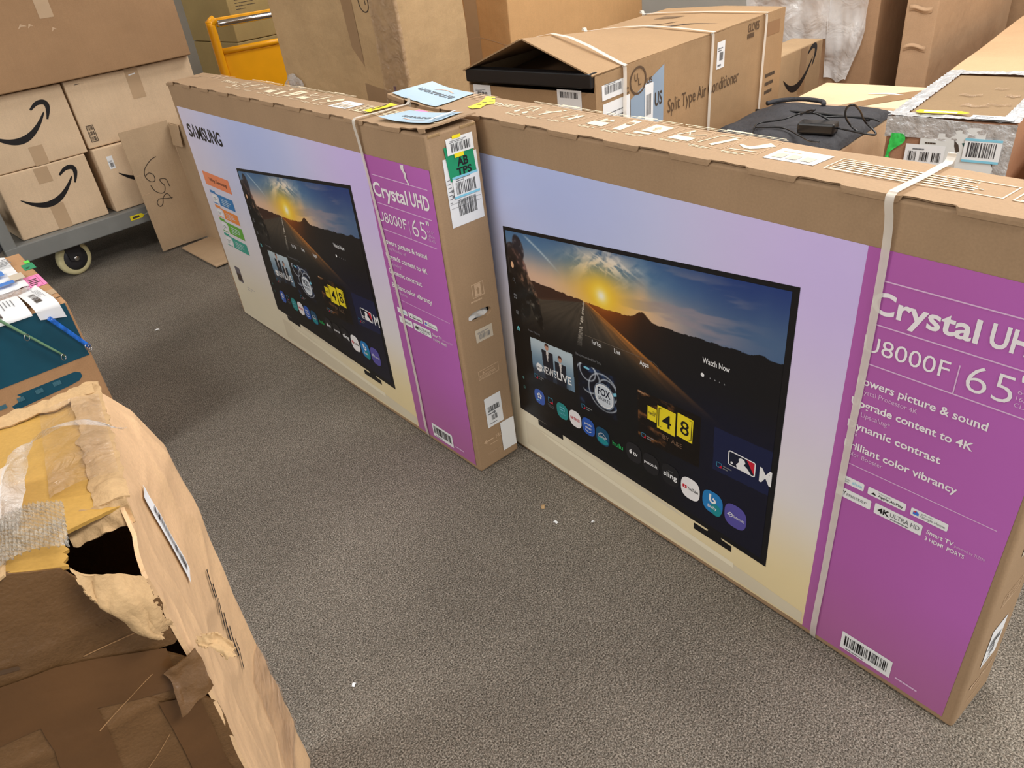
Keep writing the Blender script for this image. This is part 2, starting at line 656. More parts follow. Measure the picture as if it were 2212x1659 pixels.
def barcode_label(face, parent, x, y, w, h, rot=0.0, seed=1, edge=None, bars=(0.15, 0.3, 0.7, 0.45), rows=2, paper=None, ink=None, name='shipping_label', off=0.0010):
    """a stuck paper label with a barcode (a part of its own) and rows of small print"""
    c, q = math.cos(rot), math.sin(rot)
    f = Print(face.o + face.ux * x + face.uy * y, face.ux * c + face.uy * q, face.uy * c - face.ux * q, face.n, face.warp)
    a = f.fresh()
    a.rect(0, 0, w, h, paper or WHITE, off)
    if edge:
        a.rect(0, 0, w, h * 0.1, edge, off + .0005).rect(0, h * .9, w, h * 0.1, edge, off + .0005)
    if rows:
        a.lines(w * .12, h * (bars[1] + bars[3] + .05), w * .76, h * .17, 2, GREYINK if ink is None else ink, off + .0005, seed)
        if rows > 1 and bars[1] > .18:
            a.lines(w * .12, h * .09, w * .7, h * (bars[1] - .14), rows - 1, GREYINK if ink is None else ink, off + .0005, seed + 1)
    o = a.build(name, parent)
    b = f.fresh()
    b.bars(w * bars[0], h * bars[1], w * bars[2], h * bars[3], ink or BARINK, off + .0006, n=max(8, int(w * 220)), seed=seed)
    b.build('barcode', o)
    return o


# ------------------------------------------------------------------ the room
e1, e2 = D(43), D(133)


def slab(name, lo, hi, m):
    b = MB()
    b.box(lo, hi, m)
    o = b.build(name, None, (0, 0, 0), AZ)
    o['kind'] = 'structure'
    return o


PAINT = mat('wall_paint', (206, 202, 194), rough=0.8, vary=0.03, bump=0.05)
CEIL = mat('ceiling_tile', (232, 230, 226), rough=0.9, vary=0.04, bump=0.2, bscale=80)
BASE = mat('baseboard_vinyl', (60, 56, 54), rough=0.5)
slab('floor', (-3.6, -3.1, -0.1), (5.9, 6.1, 0.0), carpet())
slab('ceiling', (-3.6, -3.1, 2.75), (5.9, 6.1, 2.85), CEIL)
slab('wall_back', (-3.6, 6.0, 0), (5.9, 6.1, 2.75), PAINT)
slab('wall_right', (5.8, -3.0, 0), (5.9, 6.0, 2.75), PAINT)
slab('baseboard_back', (-3.5, 5.985, 0), (5.8, 6.0, 0.1), BASE)
slab('baseboard_right', (5.785, -3.0, 0), (5.8, 5.985, 0.1), BASE)

# ------------------------------------------------------------------ the two television boxes
TW, TD, TH = 1.6, 0.1402, 0.9302
SCR = ((.4198, .1558), (1.2035, .1207), (1.2117, .7502), (.4364, .6785))     # BL BR TR TL of the printed set


def scr(s, t):
    (a, b), (c, d), (e, f), (g, h) = SCR
    return ((1 - s) * (1 - t) * a + s * (1 - t) * c + s * t * e + (1 - s) * t * g,
            (1 - s) * (1 - t) * b + s * (1 - t) * d + s * t * f + (1 - s) * t * h)


def sstep(a, b, x):
    t = np.clip((x - a) / (b - a), 0, 1)
    return t * t * (3 - 2 * t)


def vnoise(x, y, seed):
    """cheap smooth value noise on arrays"""
    xi, yi = np.floor(x).astype(int), np.floor(y).astype(int)
    fx, fy = x - xi, y - yi
    fx, fy = fx * fx * (3 - 2 * fx), fy * fy * (3 - 2 * fy)

    def hsh(a, b):
        n = (a * 374761393 + b * 668265263 + seed * 974711) & 0x7fffffff
        n = ((n ^ (n >> 13)) * 1274126177) & 0x7fffffff
        return (n ^ (n >> 16)) % 4096 / 4095.0
    return (hsh(xi, yi) * (1 - fx) + hsh(xi + 1, yi) * fx) * (1 - fy) + (hsh(xi, yi + 1) * (1 - fx) + hsh(xi + 1, yi + 1) * fx) * fy


def fbm(x, y, seed, o=4):
    t, a, k = 0, 0.5, 1
    for i in range(o):
        t = t + a * vnoise(x * k, y * k, seed + i * 17)
        a, k = a * .5, k * 2.03
    return t


def picture_colors(U, V):
    """the sunset road picture printed on the carton, as flat print colours"""
    def c(*v):
        return np.array(v, float)[None, :] / 255
    n = len(U)

    def mix(a, b, t):
        return a * (1 - t[:, None]) + b * t[:, None]
    sun = (.7582, .5981)
    hz = np.where(U < .76, .566 + (U - .5427) * .012, .5695 + (U - .7635) * .0779)
    hz = hz + .006 * (fbm(U * 60, U * 0 + 3, 5) - .5) + .018 * np.exp(-((U - .872) / .022) ** 2) + .007 * np.exp(-((U - 1.155) / .014) ** 2)
    du, dv = U - sun[0], V - sun[1]
    r = np.hypot(du, dv)
    up = np.clip((V - hz) / .17, 0, 1)
    sky = mix(np.repeat(c(222, 186, 160), n, 0), c(84, 122, 160), sstep(.05, .6, up))
    sky = mix(sky, c(44, 78, 128), sstep(.5, 1.0, up))
    rightsky = mix(np.repeat(c(78, 104, 140), n, 0), c(40, 62, 122), sstep(.15, .9, up))
    sky = mix(sky, rightsky, sstep(.86, 1.12, U))
    ang = np.arctan2(dv, du)
    streak = fbm(ang * 7 + 40, r * 14 + 9 + ang * 2, 11)
    cl = .55 * sstep(.45, .75, streak) * sstep(.03, .07, r) * (1 - sstep(.09, .17, r)) * sstep(.2, .6, up) * sstep(-.12, -.04, du)
    plume = fbm(U * 15 + V * 9, V * 42 - U * 30, 211)
    cl = np.maximum(cl, sstep(.38, .66, plume) * np.exp(-(((du + .005 - (dv - .05) * .6) / .085) ** 2 + ((dv - .066) / .036) ** 2)) * 1.25)
    sky = mix(sky, c(232, 222, 214), np.clip(cl * 1.1, 0, .95))
    ribs = fbm(U * 26 - V * 30, V * 150 + U * 60, 29)
    cl2 = sstep(.45, .65, ribs) * np.exp(-(((U - .775) / .075) ** 2 + ((V - .676) / .022) ** 2))
    sky = mix(sky, c(236, 230, 226), np.clip(cl2 * 1.2, 0, .9))
    band = fbm(U * 8, V * 46 - U * 7, 51)
    mauve = sstep(.45, .62, band) * sstep(.76, .86, U) * (1 - sstep(1.0, 1.2, U)) * (1 - sstep(.55, .9, up))
    sky = mix(sky, c(150, 140, 150), np.clip(mauve * .75, 0, 1))
    trail = np.exp(-(((V - (.672 - (U - .52) * .44 - (U - .52) ** 2 * 1.0)) / .0032) ** 2)) * sstep(.5, .53, U) * (1 - sstep(.58, .64, U))
    sky = mix(sky, c(188, 206, 218), trail * .8)
    warm = np.exp(-((du / .105) ** 2 + (dv / .06) ** 2))
    sky = mix(sky, c(250, 196, 60), np.clip(warm * .9, 0, 1))
    sky = mix(sky, c(255, 214, 40), np.exp(-((r / .036) ** 2)))
    # ground
    hill = mix(np.repeat(c(22, 22, 26), n, 0), c(150, 76, 22), np.exp(-(np.abs(du + .005) / .12) ** 1.8) * np.exp(-np.clip(hz - V, 0, 1) / .085))
    vp = (.7019, .5704)
    k = np.clip(vp[1] - V, 1e-4, 1)
    xl, xr = vp[0] - k * 3.7, vp[0] + k * 2.36
    road = (U > xl) & (U < xr)
    fade = sstep(.40, .53, V)
    gr = fbm((U - vp[0]) / k * 9, np.log(k + .004) * 1.5, 77)
    rc = mix(np.repeat(c(74, 66, 56), n, 0), c(186, 118, 54), np.exp(-((U - xr) / (.012 + k * .8)) ** 2) * (.6 + .6 * gr))
    hill = np.where(road[:, None], rc * (.75 + .5 * gr[:, None]), hill)
    vmask = np.exp(-((U - xr) / (.002 + .035 * k)) ** 2) * (V < vp[1])
    hill = mix(hill, c(206, 128, 50), vmask * .7)
    far = (V > .525) & (V < hz) & (U < .70) & (U < xl + .02)
    hill = np.where(far[:, None], mix(hill, c(70, 44, 34), np.full(n, .8)), hill)
    cx = vp[0] - k * .19
    dash = (np.abs(U - cx) < .0012 + k * .055) & (V < vp[1] - .003) & (V > .445) & (np.sin(30 / (k + .02)) > -.3)
    hill = np.where(dash[:, None], c(206, 196, 180), hill)
    dark = mix(np.repeat(c(18, 19, 21), n, 0), c(20, 22, 40), sstep(.85, 1.1, U))
    hill = mix(dark, hill, np.clip(fade, 0, 1))
    col = np.where((V > hz)[:, None], sky, hill)
    col = mix(col, c(255, 236, 150), np.exp(-((r / .020) ** 2)))
    col = mix(col, c(255, 252, 232), np.exp(-((r / .010) ** 2)))
    # rider at the left edge
    ptn = fbm(U * 90, V * 90, 91)
    ptn2 = fbm(U * 46 + 9, V * 60, 95)

    def blob(x, y, rx, ry, rot):
        cc, ss = math.cos(rot), math.sin(rot)
        a, b = (U - x) * cc + (V - y) * ss, -(U - x) * ss + (V - y) * cc
        return (a / rx) ** 2 + (b / ry) ** 2
    for x, y, rx, ry, rot, lo, hi in ((.458, .622, .024, .026, 0, (52, 46, 50), (106, 98, 100)), (.484, .640, .020, .032, .25, (44, 42, 50), (126, 120, 126)),
                                      (.476, .585, .034, .052, .35, (58, 46, 46), (150, 112, 102)), (.508, .540, .025, .064, .55, (34, 28, 26), (136, 104, 84)),
                                      (.53, .49, .016, .055, .35, (18, 18, 18), (98, 94, 86)), (.48, .50, .03, .05, .1, (20, 20, 20), (70, 70, 70))):
        q = blob(x, y, rx, ry, rot)
        tcol = mix(np.repeat(c(*lo), n, 0), c(*hi), sstep(.45, .7, ptn * .5 + ptn2 * .5))
        col = mix(col, tcol, 1 - sstep(.75, 1.15, q))
    side = 1 - sstep(.462, .472, U - (V - .4) * .03)
    col = mix(col, c(14, 15, 17), side * .85 * (1 - sstep(.56, .66, V)))
    # show tiles along the middle

    def tile(x0, x1, y0, y1, tilt):
        return (U > x0) & (U < x1) & (V > y0 + (U - x0) * tilt) & (V < y1 + (U - x0) * tilt)
    nt_ = tile(.4935, .6505, .293, .402, .055)
    g = mix(np.repeat(c(186, 204, 214), n, 0), c(110, 140, 164), sstep(.400, .33, V))
    for x, y, hr in ((.556, .393, .0085), (.603, .376, .0085)):
        suit = ((np.abs(U - x) / .021) ** 2.5 + (np.clip(y - .014 - V, 0, 1) / .1) ** 2 < 1) & (V < y - .011)
        g = np.where(suit[:, None], c(28, 32, 44), g)
        shirt = (np.abs(U - x) < .0045 * np.clip((V - (y - .045)) / .03, 0, 1)) & (V < y - .011)
        g = np.where(shirt[:, None], c(214, 210, 208), g)
        hd = ((U - x) / (hr * .72)) ** 2 + ((V - y) / hr) ** 2 < 1
        hair = ((U - x) / (hr * .85)) ** 2 + ((V - y - .003) / hr) ** 2 < 1.1
        g = np.where(hair[:, None], c(74, 44, 36), g)
        g = np.where((hd & (V < y + .004))[:, None], c(196, 148, 126), g)
    g = mix(g, c(24, 28, 40), np.clip(sstep(.330, .300, V - (U - .4935) * .055) * .75 * (1 - sstep(.605, .645, U)), 0, 1))
    col = np.where(nt_[:, None], g, col)
    ft = tile(.666, .792, .262, .398, .055)
    w1 = fbm(U * 34, V * 34, 131)
    g = mix(np.repeat(c(14, 18, 32), n, 0), c(46, 74, 120), sstep(.52, .72, w1))
    for x, y, r0 in ((.700, .385, .026), (.70, .365, .04), (.765, .355, .03), (.752, .345, .05)):
        q = np.hypot((U - x) * 1.0, V - y)
        g = mix(g, c(206, 216, 226), np.exp(-((q - r0) / .0022) ** 2) * .8 * (U + V * .6 > .88))
    g = mix(g, c(130, 206, 232), (np.exp(-(((U - .697) / .012) ** 2 + ((V - .392) / .004) ** 2)) > .5) * 1.0)
    g = mix(g, c(130, 206, 232), ((np.abs(V - .352 - (U - .78) * .5) < .0045) & (U > .772) & (U < .80)) * 1.0)
    g = mix(g, c(14, 15, 18), sstep(.31, .27, V) * .9)
    col = np.where(ft[:, None], g, col)
    kt = tile(.858, 1.03, .270, .402, .05)
    w2 = fbm(U * 40, V * 70, 151)
    g = mix(np.repeat(c(20, 15, 13), n, 0), c(120, 78, 44), sstep(.5, .75, w2) * sstep(1.03, .95, U))
    g = mix(g, c(206, 176, 150), sstep(.66, .78, w2) * sstep(.385, .40, V) * .8)
    col = np.where(kt[:, None], g, col)
    mt = tile(1.064, 1.206, .296, .4035, .05)
    col = np.where(mt[:, None], c(26, 33, 68), col)
    return np.clip(col, 0, 1)


def srgb_lin(c):
    return np.where(c <= .04045, c / 12.92, ((c + .055) / 1.055) ** 2.4)


def color_grid(name, fn, nu, nv, colors, m, off, parent=None):
    """flat print whose colours sit on its own vertices; fn(a, b) -> (x, y) arrays on the carton front"""
    a, b = np.meshgrid(np.linspace(0, 1, nu + 1), np.linspace(0, 1, nv + 1))
    x, y = fn(a.ravel(), b.ravel())
    co = np.stack([x, np.full_like(x, -off), y], 1)
    me = bpy.data.meshes.new(name)
    me.vertices.add(len(co))
    me.vertices.foreach_set('co', co.ravel())
    i = (np.arange(nv)[:, None] * (nu + 1) + np.arange(nu)[None, :]).ravel()
    q = np.stack([i, i + 1, i + nu + 2, i + nu + 1], 1)
    me.loops.add(q.size)
    me.loops.foreach_set('vertex_index', q.ravel())
    me.polygons.add(len(q))
    me.polygons.foreach_set('loop_start', np.arange(0, q.size, 4))
    me.update(calc_edges=True)
    at_ = me.color_attributes.new('print', 'FLOAT_COLOR', 'POINT')
    rgba = np.ones((len(co), 4))
    rgba[:, :3] = srgb_lin(colors(x, y))
    at_.data.foreach_set('color', rgba.ravel())
    me.materials.append(m)
    return link_mesh(name, me, parent)


PRINTED = mat('glossy_printed_sheet', (200, 200, 200), rough=0.32, vary=0.015, attr='print', spec=0.4)
PRINTED_DARK = mat('glossy_printed_picture', (200, 200, 200), rough=0.3, vary=0.01, attr='print', spec=0.35)


def lavender(u, v):
    def c(*x):
        return np.array(x, float)[None, :] / 255
    n = len(u)
    t = v / .85
    mid = np.exp(-((u - .62) / .42) ** 2)
    top = c(222, 216, 240) * (1 - mid[:, None]) + c(186, 200, 248) * mid[:, None]
    rgt = sstep(.85, 1.28, u)[:, None]
    top = top * (1 - rgt) + c(212, 194, 248) * rgt
    low = np.repeat(c(232, 228, 230), n, 0)
    bot = c(238, 230, 204) + (c(240, 222, 174) - c(238, 230, 204)) * sstep(.6, 1.3, u)[:, None]
    a = sstep(.30, .95, t)[:, None]
    b = sstep(.42, .12, t)[:, None]
    col = low * (1 - a) + top * a
    return col * (1 - b) + bot * b


def purple(u, v):
    def c(*x):
        return np.array(x, float)[None, :] / 255
    n = len(u)
    t = v / .85
    s = sstep(1.36, 1.6, u)[:, None]
    col = np.repeat(c(181, 98, 177), n, 0)
    col = col * (1 - s) + c(190, 105, 191) * s
    b = sstep(.35, .0, t)[:, None]
    return col * (1 - b) + c(177, 105, 160) * b


def quad_fn(bl, br, tr, tl):
    def fn(a, b):
        return tuple((1 - a) * (1 - b) * bl[k] + a * (1 - b) * br[k] + a * b * tr[k] + (1 - a) * b * tl[k] for k in (0, 1))
    return fn


def tv_body():
    bm = bmesh.new()
    bmesh.ops.create_cube(bm, size=1.0)
    hz = TH - .0038
    for v in bm.verts:
        v.co = Vector(((v.co.x + .5) * TW, (v.co.y + .5) * TD, (v.co.z + .5) * hz))
    bmesh.ops.bevel(bm, geom=bm.edges[:], offset=.007, segments=3, affect='EDGES', profile=.5)
    # carrying hole cut in the right end
    f = max(bm.faces, key=lambda q: (q.normal.x > .9) * q.calc_area())
    vs = list(f.verts)
    bm.faces.remove(f)
    ring = []
    for k in range(28):
        g = 2 * math.pi * k / 28
        x, z = .0735 + .037 * math.copysign(abs(math.cos(g)) ** .7, math.cos(g)), .4675 + .0135 * math.copysign(abs(math.sin(g)) ** .8, math.sin(g))
        ring.append(bm.verts.new((TW, x, z)))
    er = [bm.edges.new((ring[k], ring[(k + 1) % 28])) for k in range(28)]
    eo = [bm.edges.get((vs[k], vs[(k + 1) % len(vs)])) for k in range(len(vs))]
    bmesh.ops.triangle_fill(bm, edges=er + eo, use_beauty=True, normal=(1, 0, 0))
    inn = [bm.verts.new(v.co + Vector((-.012, 0, 0))) for v in ring]
    for k in range(28):
        bm.faces.new((ring[k], ring[(k + 1) % 28], inn[(k + 1) % 28], inn[k]))
    bmesh.ops.recalc_face_normals(bm, faces=bm.faces[:])
    me = bpy.data.meshes.new('television_box')
    bm.to_mesh(me)
    bm.free()
    for p in me.polygons:
        p.use_smooth = abs(p.normal.x) < .99 and abs(p.normal.y) < .99 and abs(p.normal.z) < .99
    me.materials.append(KRAFT_TV)
    return me


def tab_wave(u):
    """die-cut tabs along the lid's front edge: 0 tucked in, 1 standing proud"""
    k = (u * 6.3 + .1) % 1.0
    return float(sstep(.02, .05, k) * (1 - sstep(.56, .60, k)))


def make_lid(parent, lift_l, lift_r, crush_l):
    """top flap: a board with tabbed front edge, lifting at its ends"""
    T = .0032

    def z(u, d):
        e = max(0, 1 - d / .018)
        k = .0017 * e * (1 - tab_wave(u)) * (.35 + .65 * math.sin(u * 61) ** 2) - .0006 * e * tab_wave(u)
        l = lift_l * max(0, 1 - u / .22) ** 2 + lift_r * max(0, 1 - (TW - u) / .16) ** 2
        c = crush_l * max(0, 1 - u / .10) ** 1.5 * (1 - .6 * d / TD)
        return TH + k + l - c + .0012 * math.sin(u * 23) * math.sin(d * 40)

    def top(a, b):
        u = a * TW + (.002 if a in (0, 1) else 0) * (1 if a else -1)
        lip, b = (max(0, 1 - b / .14), max(0, (b - .14) / .86))
        if lip > 0:
            return (u, -.0016 - .0010 * tab_wave(u), z(u, 0) - .0095 * lip * tab_wave(u) - .0005 * lip)
        d = -.0016 - .0010 * tab_wave(u) + b * (TD + .0008 + .0010 * tab_wave(u))
        return (u, d, z(u, d))
    m = MB()
    m.grid(top, 420, 14, KRAFT_TV, smooth=False)
    o = m.build('top_flap', parent, solid=T)
    pr = Print((0, 0, 0), (1, 0, 0), (0, 1, 0), (0, 0, 1), lambda p: Vector((p.x, p.y, z(p.x, p.y))))
    return o, pr


def strap_part(parent, top_u, pts_front, name='strap', back=True):
    w = .0125

    def ribbon(a, b):
        # a across, b along the path: back, top, front
        k = min(int(b * (len(path) - 1)), len(path) - 2)
        t = b * (len(path) - 1) - k
        p = path[k].lerp(path[k + 1], t)
        return (p.x + (a - .5) * w, p.y, p.z)
    path = [Vector((top_u, TD + .011, TH - .3)), Vector((top_u, TD + .011, TH - .006)), Vector((top_u, TD + .003, TH + .0045)),
            Vector((top_u, TD * .5, TH + .005)), Vector((top_u - .001, .002, TH + .006)), Vector((top_u - .0015, -.0075, TH + .004)), Vector((top_u - .002, -.0125, TH - .008))]
    path += [Vector((x, y, z)) for x, y, z in pts_front]
    fine = spline(path, 4)
    path = fine
    m = MB()
    m.grid(ribbon, 3, (len(path) - 1), STRAP, smooth=True)
    return m.build(name, parent)


def tv_front(parent):
    F = Print((0, 0, 0), (1, 0, 0), (0, 0, 1), (0, -1, 0))
    pan = color_grid('printed_panel', quad_fn((.0175, .0065), (1.302, .018), (1.313, .850), (.030, .846)), 90, 60, lavender, PRINTED, .0008, parent)
    # front edge of the printed table, reflections and the set's feet
    p = F.fresh()
    LT = mat('pale_print', (246, 238, 212), rough=.32, vary=.02)
    MID = mat('grey_beige_print', (226, 216, 190), rough=.32, vary=.03)
    p.poly([(.432, .112), (.54, .108), (1.298, .052), (1.298, .006 + .015), (.43, .030)], MID, .0011)
    p.poly([(.49, .105), (.56, .1036), (1.03, .0735), (1.13, .068), (1.13, .054), (1.03, .0585), (.585, .0905), (.555, .0925)], LT, .0013)
    p.poly([(.60, .142), (.95, .122), (1.01, .111), (.62, .124)], MID, .0011)
    p.build('table_print', pan)
    for (x0, y0, x1, y1, sx) in ((.490, .1255, .5885, .1275, .5455), (1.021, .0985, .1224 + 1.0, .1005, 1.078)):
        q = F.fresh()
        q.poly([(x0, y0), (x1, y0 - .002), (x1, y0 + .0145), (sx + .018, y0 + .0165), (sx + .012, y0 + .033), (sx - .012, y0 + .033), (sx - .02, y0 + .0165), (x0, y0 + .0175)], BLACKP, .0015)
        q.build('stand_foot_print', pan)
    # maker's name and the row of cards
    t = F.fresh()
    t.text('S', .070, .745, .044, INK, .0014, x1=.107, weight=.024)
    t.path([(.114, .745), (.132, .789), (.150, .745)], .0115, INK, .0014)
    t.text('MSUNG', .160, .745, .044, INK, .0014, x1=.375, weight=.024)
    t.build('maker_lettering', pan)
    cards = [(.0737, .568, .241, .051, (238, 140, 96)), (.0885, .4995, .206, .047, (58, 128, 190)), (.0925, .4465, .203, .0435, (238, 146, 74)),
             (.0934, .389, .203, .049, (106, 178, 66)), (.0900, .330, .205, .0475, (64, 166, 148))]
    for i, (x, y, w, h, rgb) in enumerate(cards):
        q = F.fresh()
        cm = mat('card_print_%d' % i, rgb, rough=.35, vary=.02)
        if i == 0:
            q.rect(x, y, w, h, cm, .0013)
            q.text('Why Samsung', x + .05, y + .02, .013, INKSOFT, .0018, x1=x + w - .03, weight=.008)
        else:
            q.poly([(x + .065, y), (x + w, y), (x + w, y + h - .004), (x + .05, y + h - .004), (x + .05, y + h + .003), (x, y + h + .003), (x, y + h - .008), (x + .058, y + h - .008), (x + .07, y + h - .02)], cm, .0013)
            q.rect(x, y - .001, .05, .0035, cm, .0013)
            q.rect(x + .008, y + .006, .045, h - .02, WHITE, .0011)
            q.lines(x + .09, y + .007, w - .11, h - .018, 4, mat('card_text', (206, 222, 232), rough=.4), .0017, 30 + i, t=.35)
            q.lines(x + .014, y + .010, .032, h - .03, 3, GREYINK, .0015, 50 + i, t=.4)
        q.build('feature_card', pan)
    q = F.fresh()
    q.rrect(.078, .170, .05, .066, .006, mat('remote_print', (110, 104, 112), rough=.4, vary=.25, scale=50), .0012)
    q.rrect(.084, .178, .038, .030, .004, INKSOFT, .0015)
    q.lines(.148, .150, .09, .02, 2, mat('fine_grey_print', (186, 180, 180), rough=.5), .0012, 3, t=.25)
    q.build('remote_print', pan)
    # the printed television
    q = F.fresh()
    q.poly([(SCR[0][0] - .004, SCR[0][1] - .009), (SCR[1][0] + .003, SCR[1][1] - .006), (SCR[2][0] + .003, SCR[2][1] + .004), (SCR[3][0] - .003, SCR[3][1] + .0035)], BLACKP, .0014)
    tvp = q.build('television_print', parent)
    ins = quad_fn(scr(.007, .014), scr(.987, .014), scr(.987, .990), scr(.007, .990))
    pic = color_grid('screen_picture', ins, 520, 360, picture_colors, PRINTED_DARK, .0018, tvp)
    q = F.fresh()
    q.text('NEWS', .5285, .312, .0215, WHITE, .0024, x1=.586, rot=.055).text('LIVE', .5885, .3155, .0215, WHITE, .0024, x1=.641, rot=.055, weight=.022)
    q.ell(.519, .322, .0105, .0125, WHITE, .0023).text('abc', .5125, .319, .006, INK, .0028, x1=.5255)
    q.build('news_show_logo', tvp)
    for s_, x, y, h, x1, rot, mt_, wt in (('For You', .722, .4665, .0115, .7515, .03, WHITE, .012), ('Live', .7915, .470, .0115, .810, .03, WHITE, .012), ('Apps', .866, .4705, .0115, .892, .03, WHITE, .012),
                                      ('Now Playing', .492, .418, .006, .535, .04, GREYINK, 0), ('Recommended for You', .664, .4165, .0068, .748, .045, GREYINK, 0), ('Watch Now', 1.0295, .5405, .0125, 1.0925, .035, WHITE, .008)):
        F.fresh().text(s_, x, y, h, mt_, .0024, x1=x1, rot=rot, weight=wt).build('menu_lettering', tvp)
    LG = mat('dim_screen_line', (112, 100, 88), rough=.4)
    F.fresh().path([(.700, .4815), (.78, .485), (.905, .4905), (.9175, .484), (.9195, .468)], .0013, LG, .0023).build('menu_outline', tvp)
    q = F.fresh()
    q.ell(1.0303, .5125, .0042, .0045, WHITE, .0024)
    for i in range(4):
        q.ell(1.049 + .011 * i, .512, .0016, .0017, GREYINK, .0024)
    q.build('page_dots', tvp)
    q = F.fresh()                                       # left icon column
    q.ell(.4552, .5885, .0055, .0085, mat('peach_print', (238, 190, 150), rough=.4), .0024)
    q.ell(.4543, .549, .0038, .0050, GREYINK, .0024).ell(.4543, .549, .0027, .0037, BLACKP, .0027).line((.457, .545), (.4600, .540), .0015, GREYINK, .0024)
    for a, b in ((-.003, -.004), (.003, -.004), (-.003, .004), (.003, .004)):
        q.ell(.4524 + a, .503 + b, .0023, .003, GREYINK, .0024)
    q.frame(.4492, .4535, .0092, .0095, .0014, GREYINK, .0024).ell(.4538, .4582, .0018, .002, GREYINK, .0024)
    TQ = mat('aqua_print', (118, 206, 214), rough=.4)
    q.poly([(.4455, .405), (.4455, .4135), (.4505, .4185), (.4555, .4135), (.4555, .405)], TQ, .0024).ell(.4507, .4085, .002, .003, BLACKP, .0027)
    q.ell(.447, .2605, .0035, .0042, mat('dim_aqua_print', (80, 128, 124), rough=.4), .0024).frame(.4440, .2265, .0065, .008, .0014, mat('dim_aqua_print', (80, 128, 124)), .0024)
    q.build('side_icons', tvp)
    q = F.fresh()                                       # show logos
    q.ell(.753, .3365, .0335, .0355, mat('steel_print', (118, 132, 150), rough=.35), .0024, e=2.2).ell(.753, .3365, .030, .0318, WHITE, .0027, e=2.2)
    q.ell(.753, .3365, .0270, .0288, mat('pale_steel_print', (206, 216, 226), rough=.35), .0029, e=2.2)
    NAVY = mat('navy_print', (18, 26, 48), rough=.35)
    q.text('FOX', .7335, .337, .0195, NAVY, .0033, x1=.7735, weight=.022).text('SPORTS', .7335, .3225, .009, NAVY, .0033, x1=.7725)
    q.build('sports_logo', tvp)
    q = F.fresh()
    YP = mat('yellow_card_print', (240, 220, 40), rough=.35, vary=.04)
    q.poly([(.8865, .338), (.9125, .338), (.9135, .374), (.8875, .3745)], YP, .0024).poly([(.914, .328), (.9640, .3275), (.9660, .3885), (.9160, .3885)], YP, .0026)
    q.poly([(.969, .334), (1.0105, .3325), (1.0125, .3935), (.971, .3945)], YP, .0026)
    q.text('4', .9285, .340, .034, BLACKP, .0031, x1=.9540, weight=.004).text('8', .979, .346, .034, BLACKP, .0031, x1=1.0015, weight=.004)
    q.path([(.9265, .335), (.9190, .335), (.9205, .383), (.928, .383)], .0016, BLACKP, .0031).path([(1.001, .339), (1.0075, .339), (1.009, .389), (1.002, .389)], .0016, BLACKP, .0031)
    q.text('THE', .902, .3605, .0045, INKSOFT, .0029, x1=.911).text('FIRST', .889, .3535, .0065, INKSOFT, .0029, x1=.911)
    q.text('BY A&E', .930, .306, .012, mat('brown_print', (116, 92, 72), rough=.4), .0027, x1=.985, rot=-.02)
    q.build('crime_show_logo', tvp)
    q = F.fresh()                                       # ball league badge: rounded frame, batter outline and ball
    x0, y0, bw, bh = 1.1005, .3295, .0635, .0365
    q.rrect(x0, y0, bw, bh, .005, WHITE, .0024).rrect(x0 + .0025, y0 + .0025, bw - .005, bh - .005, .0035, NAVY, .0027)
    REDP = mat('red_print', (204, 34, 56), rough=.35)
    q.poly([(x0 + .043, y0 + .034), (x0 + .061, y0 + .034), (x0 + .061, y0 + .006)], REDP, .0029)
    q.poly([(x0 + .022, y0 + .0025), (x0 + .020, y0 + .010), (x0 + .026, y0 + .019), (x0 + .025, y0 + .027), (x0 + .030, y0 + .031), (x0 + .038, y0 + .030), (x0 + .041, y0 + .023),
            (x0 + .037, y0 + .018), (x0 + .046, y0 + .013), (x0 + .056, y0 + .0025)], WHITE, .0031)
    q.ell(x0 + .0095, y0 + .0085, .0028, .0032, WHITE, .0031)
    q.text('M', 1.1735, .3285, .034, WHITE, .0026, x1=1.2005, weight=.018)
    q.build('league_logo', tvp)
    q = F.fresh()                                       # little channel marks under each tile
    for x, y in ((.497, .283), (.672, .268), (.868, .280), (1.0735, .309)):
        q.frame(x, y, .013, .0125, .0016, mat('dim_blue_print', (58, 128, 160), rough=.4), .0024).poly([(x + .006, y), (x + .013, y), (x + .013, y + .008)], REDP, .0026)
        q.lines(x + .016, y + .001, .026, .012, 2, GREYINK, .0024, 3, t=.5)
        q.build('channel_mark', tvp)
        q = F.fresh()
    # app buttons
    cen = [(.5085, .2251), (.5527, .2263), (.5967, .2207), (.6448, .2193), (.6914, .218), (.7409, .2134), (.7905, .2141), (.8428, .2186), (.8954, .2136), (.9528, .2139), (1.0089, .2077), (1.0686, .2057), (1.1268, .2026)]
    fill = [(60, 96, 184), None, (38, 142, 142), (240, 238, 240), (44, 92, 184), (18, 76, 110), None, (36, 36, 40), (33, 33, 37), (30, 31, 36), (244, 244, 246), (36, 128, 196), (88, 82, 164)]
